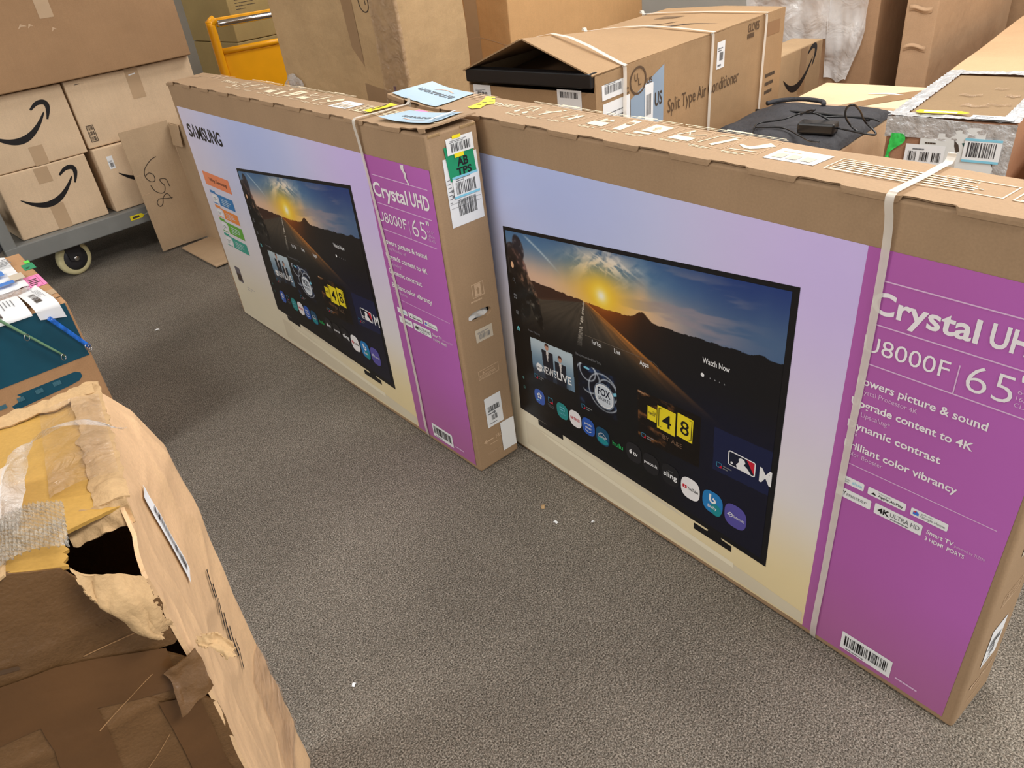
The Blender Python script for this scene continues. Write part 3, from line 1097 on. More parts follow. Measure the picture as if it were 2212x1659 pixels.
    for i, ((x, y), col) in enumerate(zip(cen, fill)):
        q = F.fresh()
        r = .0205 + .0065 * (x - .5) / .62
        if col:
            q.ell(x, y, r, r * 1.13, mat('app_print_%d' % i, col, rough=.32, vary=.02), .0024, e=2.7)
        if i == 0:
            for k in range(5):
                g = math.radians(90 + 72 * k)
                q.ell(x + .0065 * math.cos(g), y + .004 + .0068 * math.sin(g), .0032, .0036, WHITE, .0029)
            q.lines(x - .012, y - .013, .024, .005, 1, LABELBLUE, .0029, 4, t=.7)
        elif i == 1:
            q.frame(x - .009, y - .001, .018, .017, .0022, mat('dim_blue_print', (58, 128, 160)), .0024).poly([(x - .004, y - .001), (x + .009, y - .001), (x + .009, y + .006)], REDP, .0027)
            q.text('Samsung', x - .012, y - .010, .0042, GREYINK, .0024, x1=x + .012).text('TV Plus', x - .010, y - .016, .0042, GREYINK, .0024, x1=x + .010)
        elif i == 2:
            q.frame(x - .009, y + .002, .018, .010, .0016, LABELBLUE, .0029).text('Live TV', x - .011, y - .011, .0055, LABELBLUE, .0029, x1=x + .011)
        elif i == 3:
            q.text('NETFLIX', x - .017, y - .004, .008, REDP, .0029, x1=x + .017, weight=.02)
        elif i == 4:
            q.text('prime', x - .012, y + .005, .007, WHITE, .0029, x1=x + .012, weight=.01).text('video', x - .011, y - .006, .007, WHITE, .0029, x1=x + .011, weight=.01)
            q.path([(x - .011, y - .011), (x, y - .0155), (x + .010, y - .0115)], .0018, WHITE, .0029, sub=5)
        elif i == 5:
            q.ell(x, y - .013, r * .8, r * .42, mat('app_teal_print', (26, 140, 150), rough=.32), .0027)
            q.text('Disney+', x - .014, y - .005, .008, WHITE, .0031, x1=x + .014).path([(x - .013, y + .004), (x, y + .010), (x + .013, y + .001)], .0012, WHITE, .0031, sub=5)
        elif i == 6:
            q.text('hulu', x - .0165, y - .007, .0125, mat('lime_print', (44, 176, 96), rough=.4), .0024, x1=x + .0175, weight=.02)
        elif i == 7:
            q.ell(x - .0095, y - .001, .0042, .0054, WHITE, .0029).ell(x - .0080, y + .006, .0011, .0018, WHITE, .0029)
            q.text('tv', x - .002, y - .006, .0115, WHITE, .0029, x1=x + .013, weight=.02)
        elif i == 8:
            q.text('peacock', x - .020, y - .003, .0085, WHITE, .0029, x1=x + .020, weight=.02)
        elif i == 9:
            q.text('sling', x - .0195, y - .007, .0135, WHITE, .0029, x1=x + .0195, weight=.022).text('watch', x - .006, y + .010, .0035, GREYINK, .0029, x1=x + .008)
        elif i == 10:
            q.rrect(x - .021, y - .004, .0115, .0088, .002, REDP, .0029).poly([(x - .0165, y - .002), (x - .0128, y + .0004), (x - .0165, y + .0028)], WHITE, .0032)
            q.text('YouTube', x - .0075, y - .0035, .0082, INK, .0029, x1=x + .0215, weight=.01)
        elif i == 11:
            q.ell(x + .009, y - .016, r * .55, r * .6, mat('app_teal_print', (26, 160, 176)), .0026)
            q.path([(x - .006, y + .021), (x - .0062, y + .006), (x, y), (x + .007, y + .006), (x + .001, y + .0125)], .0052, WHITE, .0029, sub=6)
            q.text('Bixby', x - .0115, y - .0165, .0078, WHITE, .0029, x1=x + .0115, weight=.01)
        elif i == 12:
            q.ell(x - .0115, y, .0055, .0062, WHITE, .0029).ell(x - .0115, y, .0040, .0047, mat('app_print_12', (88, 82, 164)), .0031)
            q.line((x - .020, y - .002), (x - .004, y + .003), .0012, WHITE, .0033).text('Internet', x - .0035, y - .004, .0075, WHITE, .0029, x1=x + .022)
        q.build('app_icon', tvp)
    # violet side of the panel
    pur = color_grid('violet_panel', quad_fn((1.302, .016), (1.5805, .016), (1.5925, .850), (1.313, .850)), 24, 60, purple, PRINTED, .0009, parent)
    q = F.fresh()
    for y, xa, xb, w in ((.8033, 1.338, 1.574, .0021), (.7318, 1.338, 1.572, .0021), (.6625, 1.338, 1.572, .0021), (.4643, 1.336, 1.5715, .0016)):
        F.fresh().line((xa, y), (xb, y), w, PPINK, .0016).build('rule_line', pur)
    F.fresh().line((1.4680, .7106), (1.4677, .6626), .0018, PPINK, .0016).build('rule_line', pur)
    q = F.fresh()
    q.text('Crystal', 1.3316, .7508, .0340, PWHITE, .0018, x1=1.4820, weight=.022).text('UHD', 1.4945, .7530, .0330, PWHITE, .0018, x1=1.5715, weight=.024)
    q.build('title_lettering', pur)
    q = F.fresh()
    q.text('U8000F', 1.3305, .6835, .0270, PWHITE, .0018, x1=1.4565, weight=-.002)
    q.build('model_lettering', pur)
    q = F.fresh()
    q.text('65', 1.4800, .6755, .0440, PWHITE, .0018, x1=1.5395, weight=-.012)
    q.text('"', 1.5440, .700, .024, PWHITE, .0018, x1=1.5560, weight=.02)
    for k, s_ in enumerate(('64.5"', '163cm', 'CLASS')):
        q.text(s_, 1.544, .697 - .0105 * k, .0068, PPINK, .0018, x1=1.5705)
    q.build('size_lettering', pur)
    for a, b, y, s_, s2, xe, y2 in ((1.336, 1.5222, .6235, 'Powers picture & sound', 'Crystal Processor 4K', 1.4271, .6075), (1.332, 1.5116, .5815, 'Upgrade content to 4K', '4K Upscaling*', 1.3926, .5640),
                                    (1.332, 1.4745, .5375, 'Dynamic contrast', 'HDR', 1.346, .5225), (1.332, 1.5070, .4965, 'Brilliant color vibrancy', 'Color Booster', 1.3940, .4820)):
        q = F.fresh()
        q.text(s_, a - .006, y, .0135, PWHITE, .0018, x1=b, weight=.02).text(s2, a - .004, y2, .0085, PPINK, .0018, x1=xe)
        q.build('feature_lettering', pur)
    for (x0, y0, x1, y1, s_, k) in ((1.325, .4200, 1.3715, .4360, 'alexa', 0), (1.3785, .4200, 1.4425, .4360, 'Apple AirPlay', 1), (1.4505, .4200, 1.5085, .4355, 'Google Home', 2),
                                    (1.325, .3890, 1.3880, .4090, 'matter', 3), (1.3945, .3875, 1.4735, .4100, 'ULTRA HD', 4)):
        q = F.fresh()
        w, h = x1 - x0, y1 - y0
        q.rrect(x0, y0, w, h, .0025, WHITE, .0016)
        if k == 4:
            q.text('4K', x0 + .006, y0 + .006, .0105, INK, .0021, x1=x0 + .026, weight=.03).text(s_, x0 + .027, y0 + .0085, .0085, GREYINK, .0021, x1=x1 - .004, weight=.01).lines(x0 + .028, y0 + .003, w - .034, .0035, 1, GREYINK, .0021, 2, t=.6)
        elif k == 1:
            q.poly([(x0 + .006, y0 + .004), (x0 + .015, y0 + .004), (x0 + .0105, y0 + .009)], INK, .0021).text(s_, x0 + .018, y0 + .004, .0052, INK, .0021, x1=x1 - .004, weight=.01).text('Works with', x0 + .018, y0 + .0108, .0026, GREYINK, .0021, x1=x0 + .038)
        elif k == 2:
            q.poly([(x0 + .004, y0 + .004), (x0 + .004, y0 + .009), (x0 + .0085, y0 + .0125), (x0 + .013, y0 + .009), (x0 + .013, y0 + .004)], mat('blue_print', (70, 120, 220), rough=.4), .0021)
            q.poly([(x0 + .004, y0 + .009), (x0 + .0085, y0 + .0125), (x0 + .0085, y0 + .009)], REDP, .0024).text(s_, x0 + .016, y0 + .004, .0052, GREYINK, .0021, x1=x1 - .004).text('works with', x0 + .016, y0 + .0105, .0026, GREYINK, .0021, x1=x0 + .034)
        elif k == 3:
            q.text(s_, x0 + .020, y0 + .007, .0075, GREYINK, .0021, x1=x1 - .007).text('Y', x0 + .0125, y0 + .006, .009, INK, .0021, x1=x0 + .0185, weight=.02)
        else:
            q.text('works', x0 + .012, y0 + .008, .0035, GREYINK, .0021, x1=x0 + .022).text('with', x0 + .012, y0 + .0035, .0035, GREYINK, .0021, x1=x0 + .020).text(s_, x0 + .026, y0 + .005, .0065, LABELBLUE, .0021, x1=x1 - .003)
        q.build('badge', pur)
    q = F.fresh()
    q.text('Smart TV', 1.4805, .3985, .0085, PWHITE, .0018, x1=1.522, weight=.012).text('powered by TIZEN', 1.524, .3985, .0055, PPINK, .0018, x1=1.568).text('3 HDMI  PORTS', 1.4805, .3845, .0075, PWHITE, .0018, x1=1.541, weight=.012)
    q.build('ports_lettering', pur)
    q = F.fresh()
    q.lines(1.492, .0365, .086, .006, 1, PPINK, .0018, 4, t=.7)
    q.build('fine_print', pur)
    q = F.fresh()
    q.rect(1.3837, .0275, .0985, .0455, WHITE, .0018)
    lb = q.build('code_label', parent)
    q = F.fresh()
    q.bars(1.3905, .0385, .085, .027, INK, .0023, n=26, seed=5).lines(1.395, .0305, .076, .0055, 1, GREYINK, .0023, 8)
    q.build('barcode', lb)


def tv_right_end(parent):
    S = Print((TW, 0, 0), (0, 1, 0), (0, 0, 1), (1, 0, 0))
    m = MB()
    m.grid(lambda a, b: (TW - .016 + .006 * math.sin(a * 9 + b * 4), .038 + .072 * a, .452 + .031 * b + .004 * math.sin(a * 7)), 12, 6, mat('white_foam', (226, 226, 224), rough=.6, vary=.08, scale=50, bump=.4))
    m.build('foam_insert', parent)
    q = S.fresh()
    q.frame(.0585, .516, .0375, .037, .0022, CREAM_DIM).rect(.067, .519, .020, .031, CREAM_DIM).poly([(.0715, .535), (.0825, .535), (.077, .543)], KRAFT_TV, .0014).rect(.0745, .524, .005, .011, KRAFT_TV, .0014)
    q.lines(.051, .506, .052, .007, 1, CREAM_DIM, .0008, 2, t=.6)
    q.build('two_person_icon', parent)
    l = barcode_label(S, parent, .0495, .3940, .0555, .0360, 0, 12, bars=(.2, .2, .66, .38), rows=1, paper=GREYP, ink=GREYINK, name='code_print')
    q = S.fresh()
    q.frame(.0395, .2860, .0685, .0270, .0016, CREAM_DIM).text('WARNING', .062, .3025, .0055, CREAM_DIM, .0008, x1=.094).poly([(.053, .301), (.0605, .301), (.0568, .3085)], CREAM_DIM).lines(.043, .2885, .060, .012, 3, CREAM_DIM, .0008, 5, t=.45)
    q.build('warning_print', parent)
    l = barcode_label(S, parent, .0445, .1285, .0565, .0950, 0, 22, bars=(.3, .2, .36, .17), rows=2)
    q = S.fresh()
    q.bars(.0525, .1795, .041, .014, INK, .0016, n=16, seed=9)
    q.ell(.073, .170, .004, .005, GREYINK, .0016)
    q.build('second_barcode', l)
    q = S.fresh()
    q.poly([(.0225, .089), (.034, .0975), (.034, .0915), (.060, .0905), (.060, .0875), (.034, .0865), (.034, .0810)], CREAM_DIM).text('FRONT', .066, .0835, .0120, CREAM_DIM, .0008, x1=.112, weight=.02)
    q.lines(.044, .073, .046, .004, 1, CREAM_DIM, .0008, 6, t=.6).text('SAMSUNG DISPLAY', .033, .0440, .0050, CREAM_DIM, .0008, x1=.090)
    q.build('front_arrow_print', parent)


def tv_top_prints(flap, T):
    """handling pictograms and panels printed on the lid"""
    q = T.fresh()
    q.text('FRAGILE', .302, .0915, .0145, CREAM, .001, x1=.412, weight=.02).line((.30, .0865), (.412, .0865), .002, CREAM)
    q.lines(.150, .106, .13, .032, 3, CREAM_DIM, .001, 3, t=.5).line((.145, .1435), (.285, .1435), .002, CREAM_DIM).line((.145, .098), (.285, .098), .002, CREAM_DIM)
    q.lines(.030, .072, .10, .03, 3, CREAM_DIM, .001, 4, t=.4)
    q.build('fragile_print', flap)
    for gx, gw, ks in ((.425, .215, (0, 1, 2)), (.660, .195, (3, 4, 5)), (.872, .208, (6, 7, 8))):
        q = T.fresh()
        q.line((gx - .02, .1205 + .030), (gx + gw - .01, .1205 + .030), .0022, CREAM).line((gx - .008, .1435), (gx + gw - .002, .1435), .0014, CREAM)
        q.rect(gx + gw * .35, .1525, gw * .26, .004, CREAM)
        cw = gw / 3
        for j, k in enumerate(ks):
            x, y, s = gx + cw * j, .0605, cw * .84
            q.frame(x, y - .004, cw * .95, .076, .0012, CREAM_DIM)
            q.line((x, .050), (x + cw * .7, .050), .0020, CREAM).line((x + .004, .0455), (x + cw * .55, .0455), .0016, CREAM)
            if k == 0:
                q.path([(x + .010, y + .018), (x + .022, y + .05), (x + .050, y + .054), (x + .056, y + .022)], .003, CREAM).ell(x + .014, y + .012, .007, .008, CREAM).ell(x + .044, y + .010, .007, .008, CREAM).frame(x + .034, y + .026, .017, .020, .003, CREAM)
            elif k == 1:
                q.path([(x + .018, y + .010), (x + .028, y + .032), (x + .044, y + .054)], .008, CREAM).ell(x + .048, y + .061, .004, .005, CREAM).path([(x + .012, y + .036), (x + .034, y + .040)], .004, CREAM)
            elif k == 2:
                q.path([(x + .040, y + .010), (x + .044, y + .052)], .011, CREAM).path([(x + .014, y + .014), (x + .028, y + .050), (x + .036, y + .036)], .004, CREAM)
            elif k == 3:
                q.rect(x + .006, y + .004, .046, .026, CREAM).ell(x + .022, y + .046, .005, .006, CREAM).ell(x + .042, y + .046, .005, .006, CREAM).path([(x + .010, y + .036), (x + .052, y + .040)], .004, CREAM)
            elif k == 4:
                q.rect(x + .018, y + .002, .022, .062, CREAM).rect(x + .022, y + .036, .014, .014, KRAFT_TV, .0014)
            elif k == 5:
                q.rect(x + .014, y + .018, .044, .044, CREAM).poly([(x + .028, y + .040), (x + .044, y + .040), (x + .036, y + .052)], CREAM_DIM, .0014).rect(x + .034, y + .028, .004, .012, CREAM_DIM, .0014).rect(x + .008, y + .001, .040, .010, CREAM)
            elif k == 6:
                q.rect(x + .010, y + .002, .048, .024, CREAM).path([(x + .010, y + .030), (x + .020, y + .056), (x + .034, y + .036), (x + .060, y + .052)], .005, CREAM).ell(x + .022, y + .062, .005, .006, CREAM)
            elif k == 7:
                q.path([(x + .006, y + .006), (x + .020, y + .060), (x + .060, y + .058)], .003, CREAM).path([(x + .034, y + .006), (x + .056, y + .052)], .011, CREAM)
            else:
                q.path([(x + .010, y + .030), (x + .036, y + .022), (x + .060, y + .052)], lambda t: .004 + .018 * t, CREAM, sub=4).path([(x + .006, y + .004), (x + .058, y + .008)], .003, CREAM)
        q.build('handling_icons', flap)
    q = T.fresh()
    q.rect(1.094, .0475, .0900, .060, WHITE, .001).lines(1.104, .091, .07, .008, 1, CREAM_DIM, .0014, 3)
    for k in range(3):
        q.rect(1.103 + .025 * k, .0575, .019, .024, GREYP, .0014)
    q.build('white_code_print', flap)
    q = T.fresh()
    for x0, x1 in ((1.201, 1.4525), (1.463, 1.588)):
        q.frame(x0, .047, x1 - x0, .058, .0022, CREAM, .001)
        q.lines(x0 + .008, .051, x1 - x0 - .016, .05, 6, CREAM, .001, 7, t=.42)
    q.build('notice_print', flap)


def paper_label_curled(name, parent, quad, T, m, curl, text=None, flip=False):
    """a loose sticker on the lid with a lifted edge"""
    p00, p10, p11, p01 = [Vector((*a, 0)) for a in quad]

    def at2(a, b):
        return (p00 * (1 - a) + p10 * a) * (1 - b) + (p01 * (1 - a) + p11 * a) * b
    mb = MB()

    def fn(a, b):
        p = at2(a, b)
        q = T.P(p.x, p.y, .0014 + curl(a, b))
        return q
    mb.grid(fn, 24, 16, m)
    o = mb.build(name, parent)
    if text:
        t = Print(T.o, T.ux, T.uy, T.n, None)

        def warp(p):
            q = at2(p.x, p.y)
            return T.P(q.x, q.y, .0021 + curl(p.x, p.y))
        t.warp = warp
        if flip:
            t.text(text, .90, .62, .20, GREYINK_D, .0, x1=1.68, flip=True, weight=.01)
            t.path([(.72, .76), (.50, .84), (.30, .74)], .03, AMZORANGE, 0.0, sub=5)
        else:
            t.text(text, .20, .40, .18, GREYINK_D, .0, x1=.82, weight=.01)
            t.path([(.30, .30), (.50, .22), (.72, .30)], .03, AMZORANGE, 0.0, sub=5)
        t.build('label_lettering', o)
    return o


GREYINK_D = mat('slate_ink', (84, 92, 102), rough=.55, vary=.04)


def tv_box(P, yaw, me, label):
    o = link_mesh('television_box', me, None, (P[0], P[1], 0), yaw)
    tag(o, label, 'box', 'boxed televisions')
    return o


ME = tv_body()
tvA = tv_box((-1.08960, 2.89106), -.916381, ME, 'boxed television nearer the cart, with white barcode labels and green sticker on its end')
tv_front(tvA)
tv_right_end(tvA)
tvB = tv_box((-.22347, 2.04184), -.955309, ME, 'boxed television without green sticker, its far end tucked behind the other television box')
for ch in list(tvA.children):
    copy_tree(ch, tvB)
flA, TA_ = make_lid(tvA, .004, .012, .012)
tv_top_prints(flA, TA_)
flB, TB_ = make_lid(tvB, .014, .006, .0)
tv_top_prints(flB, TB_)
strap_part(tvA, 1.3245, [(1.3200, -.0060, .86), (1.3330, -.0035, .66), (1.3471, -.0035, .459), (1.3500, -.0035, .20), (1.3510, -.003, .012), (1.3515, .03, -.0005 + .002)])
strap_part(tvB, 1.3385, [(1.3400, -.0060, .86), (1.3375, -.0035, .66), (1.3330, -.0035, .459), (1.3300, -.0035, .20), (1.3270, -.003, .012), (1.3268, .03, .0015)])

# stickers and labels on the box nearer the cart
S_ = Print((TW, 0, 0), (0, 1, 0), (0, 0, 1), (1, 0, 0))
big = barcode_label(S_, tvA, .0325, .7075, .0955, .1575, 0, 41, bars=(.26, .14, .56, .24), rows=2)
big['label'] = 'tall white shipping label'
q = S_.fresh()
for yy in (.762, .783, .752):
    q.line((.037, yy), (.124, yy), .0008, GREYINK, .0016)
q.lines(.036, .765, .010, .06, 7, GREYINK, .0016, 3, t=.2)
q.build('label_rules', big)
q = S_.fresh()
q.poly([(.0455, .8125), (.1215, .8125), (.1180, .878), (.0395, .890)], GREEN, .0022).poly([(.0455, .8125), (.0505, .8125), (.0445, .889), (.0395, .890)], INK, .0020)
for yy, s_, a, b in ((.842, 'AB', .070, .101), (.8225, 'TPS', .066, .108)):
    q.text(s_, a, yy, .0185 if yy > .83 else .0150, INK, .0028, x1=b, weight=.03)
q.build('green_sticker', tvA)
lp = barcode_label(S_, tvA, .0495, .7725, .0730, .0490, 0, 43, edge=LABELBLUE, bars=(.1, .16, .8, .56), rows=1, off=.0034)
lp['label'] = 'white barcode label with cyan edges'
l3 = barcode_label(S_, tvA, .0467, .8705, .0745, .0355, 0, 47, bars=(.16, .14, .72, .52), rows=1, off=.0034)
q = S_.fresh()
q.rect(.064, .9035, .024, .007, YELLOW_ST, .0046)
q.build('yellow_tab', tvA)
S_.fresh().rect(.064, .8625, .026, .009, YELLOW_ST, .0046).build('yellow_tab', tvA)
m = MB()
m.grid(lambda a, b: (TW + .0025 + .010 * b * 0 + .008 * max(0, a - .75) ** 1, .0855 + .047 * a, .0290 + .095 * b), 8, 8, WHITE)
m.build('blank_paper_flap', tvA, solid=.0008)
m = MB()                                                # torn white patch on the violet print
m.grid(lambda a, b: (1.4830 + .020 * (1 - b) * .8 + (a - .5) * .015 * (.35 + .65 * b) + .002 * math.sin(b * 14), -.0022 - .0006 * math.sin(a * 3), .8020 + .046 * b), 6, 14, mat('torn_print', (232, 224, 226), rough=.6, vary=.06, scale=60))
m.build('torn_patch', tvA)
# side tabs folded over the open lid end
m = MB()
for d0, d1 in ((.004, .036), (.092, .134)):
    m.grid(lambda a, b, d0=d0, d1=d1: (TW - .004 + .0062 * math.sin(b * 1.6), d0 + (d1 - d0) * a, TH - .022 + .016 * (1 - abs(1 - b)) + .004 * (1 - b)), 6, 6, KRAFT_TORN)
m.build('end_tab', tvA, solid=.0022)
paper_label_curled('pink_sticker', tvA, [(1.385, .100), (1.440, .100), (1.432, .130), (1.392, .132)], TA_, PINK_ST, lambda a, b: 0)
paper_label_curled('carrier_label', tvA, [(1.390, .018), (1.571, .036), (1.563, .137), (1.380, .113)], TA_, AMZBLUE, lambda a, b: .0016 + .014 * max(0, .35 - a) ** 1.5 * (1 - b) * 2 + .006 * max(0, .3 - b), 'amazon')
mg = TA_.fresh()
mg.rect(1.548, .050, .010, .078, WHITE, .0085, rot=.10)
mg.build('white_tape_strip', tvA)
ys = TA_.fresh()
ys.poly([(1.2680, .050), (1.3060, .0465), (1.300, .058), (1.318, .120), (1.276, .1265), (1.288, .110)], YELLOW_ST, .0066).path([(1.285, .065), (1.290, .085), (1.288, .108)], .005, INKSOFT, .0072)
ys.build('yellow_sticker', tvA)
# stickers on the right-hand box
paper_label_curled('carrier_label', tvB, [(.012, .006), (.212, .004), (.196, .136), (.004, .138)], TB_, AMZBLUE, lambda a, b: .0012 + .004 * max(0, .3 - a), 'amazon', flip=True)
ys = TB_.fresh()
ys.poly([(.300, .036), (.3250, .030), (.340, .044), (.322, .074), (.330, .094), (.296, .122), (.2750, .138), (.2500, .132), (.268, .108), (.286, .082)], YELLOW_ST, .0018)
for a, b in ((.302, .060), (.294, .082), (.300, .098), (.284, .118)):
    ys.rect(a, b, .012, .006, INK, .0024, rot=.4)
ys.build('yellow_sticker', tvB)

# ------------------------------------------------------------------ cart with the carton stack
CP, CYAW = Vector((-2.2052, 3.4735, 0)), 42.0
cart = empty('flatbed_cart', CP, math.radians(CYAW))
tag(cart, 'grey flatbed cart on cream wheels, carrying five stacked cartons', 'cart')
m = MB()
m.box((-.10, -.045, .205), (1.15, .62, .240), GREYMETAL)
m.build('deck', cart, bevel=.004)
m = MB()
m.box((-.10, -.055, .160), (1.15, -.045, .238), GREYMETAL)
m.box((-.10, -.055, .160), (1.15, -.020, .166), GREYMETAL)
m.build('front_rail', cart, bevel=.002)
m = MB()
m.box((-.100, -.050, .205), (-.045, .010, .855), GREYMETAL)
m.build('upright_post', cart, bevel=.006)
m = MB()
m.box((-.100, .56, .205), (-.045, .62, .855), GREYMETAL)
m.build('upright_post', cart, bevel=.006)
m = MB()
m.box((-.092, .01, .30), (-.062, .56, .40), DARKMETAL)
m.box((-.092, .01, .70), (-.062, .56, .76), DARKMETAL)
m.build('end_rail', cart, bevel=.004)
m = MB()
m.add([(-.30, -.03, .10), (-.10, -.03, .24), (-.10, -.03, .36), (-.34, -.03, .18), (-.30, .02, .10), (-.10, .02, .24), (-.10, .02, .36), (-.34, .02, .18)],
      [(0, 1, 2, 3), (7, 6, 5, 4), (0, 4, 5, 1), (1, 5, 6, 2), (2, 6, 7, 3), (3, 7, 4, 0)], DARKMETAL)
m.build('brace', cart, bevel=.003)
q = Print((0, -.0555, 0), (1, 0, 0), (0, 0, 1), (0, -1, 0))
q.poly([(.475, .190), (.535, .190), (.548, .2015), (.535, .213), (.475, .213)], YELLOW_ST, .0008).rect(.487, .196, .034, .011, INKSOFT, .0013)
q.line((.548, .2015), (.61, .212), .004, mat('pale_cord', (200, 200, 190), rough=.6), .001)
q.build('yellow_tag', cart)


def caster(x, y, turn):
    h = MB()
    mx = Matrix.Translation((x, y, .085)) @ Matrix.Rotation(turn, 4, 'Z') @ Matrix.Rotation(math.pi / 2, 4, 'X')
    h.lathe([(.030, -.021), (.060, -.019), (.062, -.010), (.062, .010), (.060, .019), (.030, .021)], DARKMETAL, mx, 36)
    h.lathe([(.012, -.034), (.014, -.030), (.014, .030), (.012, .034)], CHROME, mx, 16)
    w = h.build('wheel', cart)
    t = MB()
    t.lathe([(.0615, -.019), (.070, -.0205), (.080, -.0185), (.0845, -.011), (.0845, .011), (.080, .0185), (.070, .0205), (.0615, .019)], RUBBER, mx, 40)
    t.build('tread', w)
    f = MB()
    b = Matrix.Translation((x, y, 0)) @ Matrix.Rotation(turn, 4, 'Z')
    for s in (-1, 1):
        f.add([b @ Vector(p) for p in ((-.030, s * .024, .080), (.020, s * .024, .068), (.050, s * .024, .175), (-.045, s * .024, .175),
                                       (-.030, s * .029, .080), (.020, s * .029, .068), (.050, s * .029, .175), (-.045, s * .029, .175))],
              [(0, 1, 2, 3), (7, 6, 5, 4), (0, 4, 5, 1), (1, 5, 6, 2), (2, 6, 7, 3), (3, 7, 4, 0)], DARKMETAL)
    f.box((-.050, -.030, .172), (.055, .030, .206), DARKMETAL, b)
    f.build('fork', cart)


for x, y, t in ((.176, .035, .25), (1.08, .035, .1), (.176, .53, -.2), (1.08, .53, .3)):
    caster(x, y, t)


def on_cart(x, y=0.0):
    return CP + D(CYAW) * x + D(CYAW + 90) * y


def tape_v(f, parent, x, w, y0, y1, m=TAPE, name='packing_tape', off=.0007):
    p = f.fresh()
    n = 6
    for k in range(n):
        p.rect(x, y0 + (y1 - y0) * k / n, w, (y1 - y0) / n, m, off)
    return p.build(name, parent)


# lower left, smile mark
o, F = carton('shipping_carton', on_cart(.0), CYAW, .405, .50, .302, KRAFT, .2415, seed=1)
tag(o, 'shipping carton with whole black smile, resting directly on the cart deck', 'box', 'cartons stacked on the cart')
p = smile(F['front'].fresh(), .062, .176, .270, INK)
p.build('smile_print', o)
tape_v(F['front'], o, .165, .062, .0, .12)
tape_v(F['front'], o, .165, .062, .225, .296)
# upper left, smile mark cut by the frame
o, F = carton('shipping_carton', on_cart(.018, .006), CYAW, .408, .50, .316, KRAFT, .5455, seed=2)
tag(o, 'shipping carton with black smile, stacked on another smile carton on the cart', 'box', 'cartons stacked on the cart')
p = smile(F['front'].fresh(), .040, .168, .275, INK)
p.build('smile_print', o)
tape_v(F['front'], o, .17, .06, .0, .085)
# lower right, behind the propped carton
o, F = carton('shipping_carton', on_cart(.438, -.012), CYAW, .43, .50, .311, KRAFT, .2415, seed=3)
tag(o, 'carton with small white label and half hidden smile, behind the propped carton', 'box', 'cartons stacked on the cart')
p = smile(F['front'].fresh(), .078, .176, .27, INK)
p.build('smile_print', o)
barcode_label(F['front'], o, .047, .205, .028, .062, -.05, 60, bars=(.25, .12, .6, .36), rows=2)
tape_v(F['front'], o, .150, .070, .0, .15, TAPE_DARK)
# upper right, plain
o, F = carton('shipping_carton', on_cart(.436, .004), CYAW, .62, .50, .307, KRAFT, .5555, seed=4)
tag(o, 'wide plain carton with faint printed code, directly under the large top carton of the cart', 'box', 'cartons stacked on the cart')
p = F['front'].fresh()
p.frame(.022, .028, .034, .076, .003, INKSOFT, .0008)
for k in range(3):
    p.bars(.027, .034 + .024 * k, .024, .018, INKSOFT, .0009, n=6, seed=70 + k)
p.build('code_print', o)
tape_v(F['front'], o, .285, .065, .17, .308)
p = F['front'].fresh()
p.lines(.045, .285, .05, .006, 1, INKSOFT, .0008, 4)
p.rect(.300, .276, .034, .005, WHITE, .001, .1)
p.build('edge_marks', o)
# the big one on top
o, F = carton('shipping_carton', on_cart(-.28, -.035), CYAW, 1.335, .56, .46, cardboard('kraft_board_stack_top', (168, 134, 100), stain=.07), .8685, seed=5)
tag(o, 'large plain carton lying across the top of the cart stack', 'box', 'cartons stacked on the cart')
p = F['front'].fresh()
for x, y, w in ((.62, .235, .035), (.66, .232, .022), (.75, .205, .02)):
    p.path([(x, y), (x + w * .4, y + .012), (x + w, y + .006)], lambda t: .002 + .008 * math.sin(math.pi * t), CREAM_DIM)
p.build('scuff_marks', o)
tape_v(F['front'], o, .72, .06, .26, .455)

# ------------------------------------------------------------------ opened carton propped beside the cart
pc = empty('opened_carton', (-1.7126, 3.745, 0), math.radians(CYAW))
tag(pc, 'opened empty carton propped beside the cart, handwritten number on it', 'box')
PCM = cardboard('kraft_board_propped', (188, 163, 133), stain=.1)
m = MB()
m.grid(lambda a, b: (.245 * a, .004 * math.sin(a * 5 + b * 3), .012 + .605 * b), 8, 16, PCM)
m.build('front_panel', pc, solid=.005)
q = Print((0, 0, 0), (1, 0, 0), (0, 0, 1), (0, -1, 0), lambda p: Vector((p.x, .004 * math.sin(p.x / .245 * 5 + (p.z - .012) / .605 * 3), p.z)))
q.path([(.130, .470), (.100, .462), (.060, .430), (.048, .395), (.062, .365), (.085, .362), (.088, .390), (.070, .405), (.050, .395)], .0035, INKSOFT, .0012, sub=5)
q.path([(.145, .315), (.138, .355), (.110, .362), (.112, .345), (.122, .325), (.112, .298), (.092, .295), (.068, .315), (.058, .345)], .0035, INKSOFT, .0012, sub=5)
q.path([(.135, .252), (.120, .285), (.096, .272), (.085, .245), (.068, .232), (.058, .252), (.075, .270), (.110, .262), (.140, .258)], .0035, INKSOFT, .0012, sub=5)
q.build('handwritten_number', pc)
q = q.fresh()
for z, w in ((.412, .10), (.318, .15)):
    q.line((.0, z - .01), (w + .1, z + .004), .0018, CREAM_DIM, .0008)
q.build('crease_lines', pc)
m = MB()
c0, c1 = D(-90), Vector((0, -1, 0))
m.grid(lambda a, b: (.245 - .03 * 0 + .0, -.46 * a, .006 + .60 * b + .0), 8, 14, PCM)
m.build('side_panel', pc, solid=.005)
m = MB()
m.grid(lambda a, b: (.245 - .165 * b - .02 * a * b, -.045 - .43 * a, .008 + .004 * (1 - b)), 8, 6, PCM)
m.build('floor_flap', pc, solid=.006)
m = MB()
m.grid(lambda a, b: (.240 - .012 * b, -.03 - .10 * a, .605 - .10 * b), 3, 3, PCM)
m.build('corner_flap', pc, solid=.006)

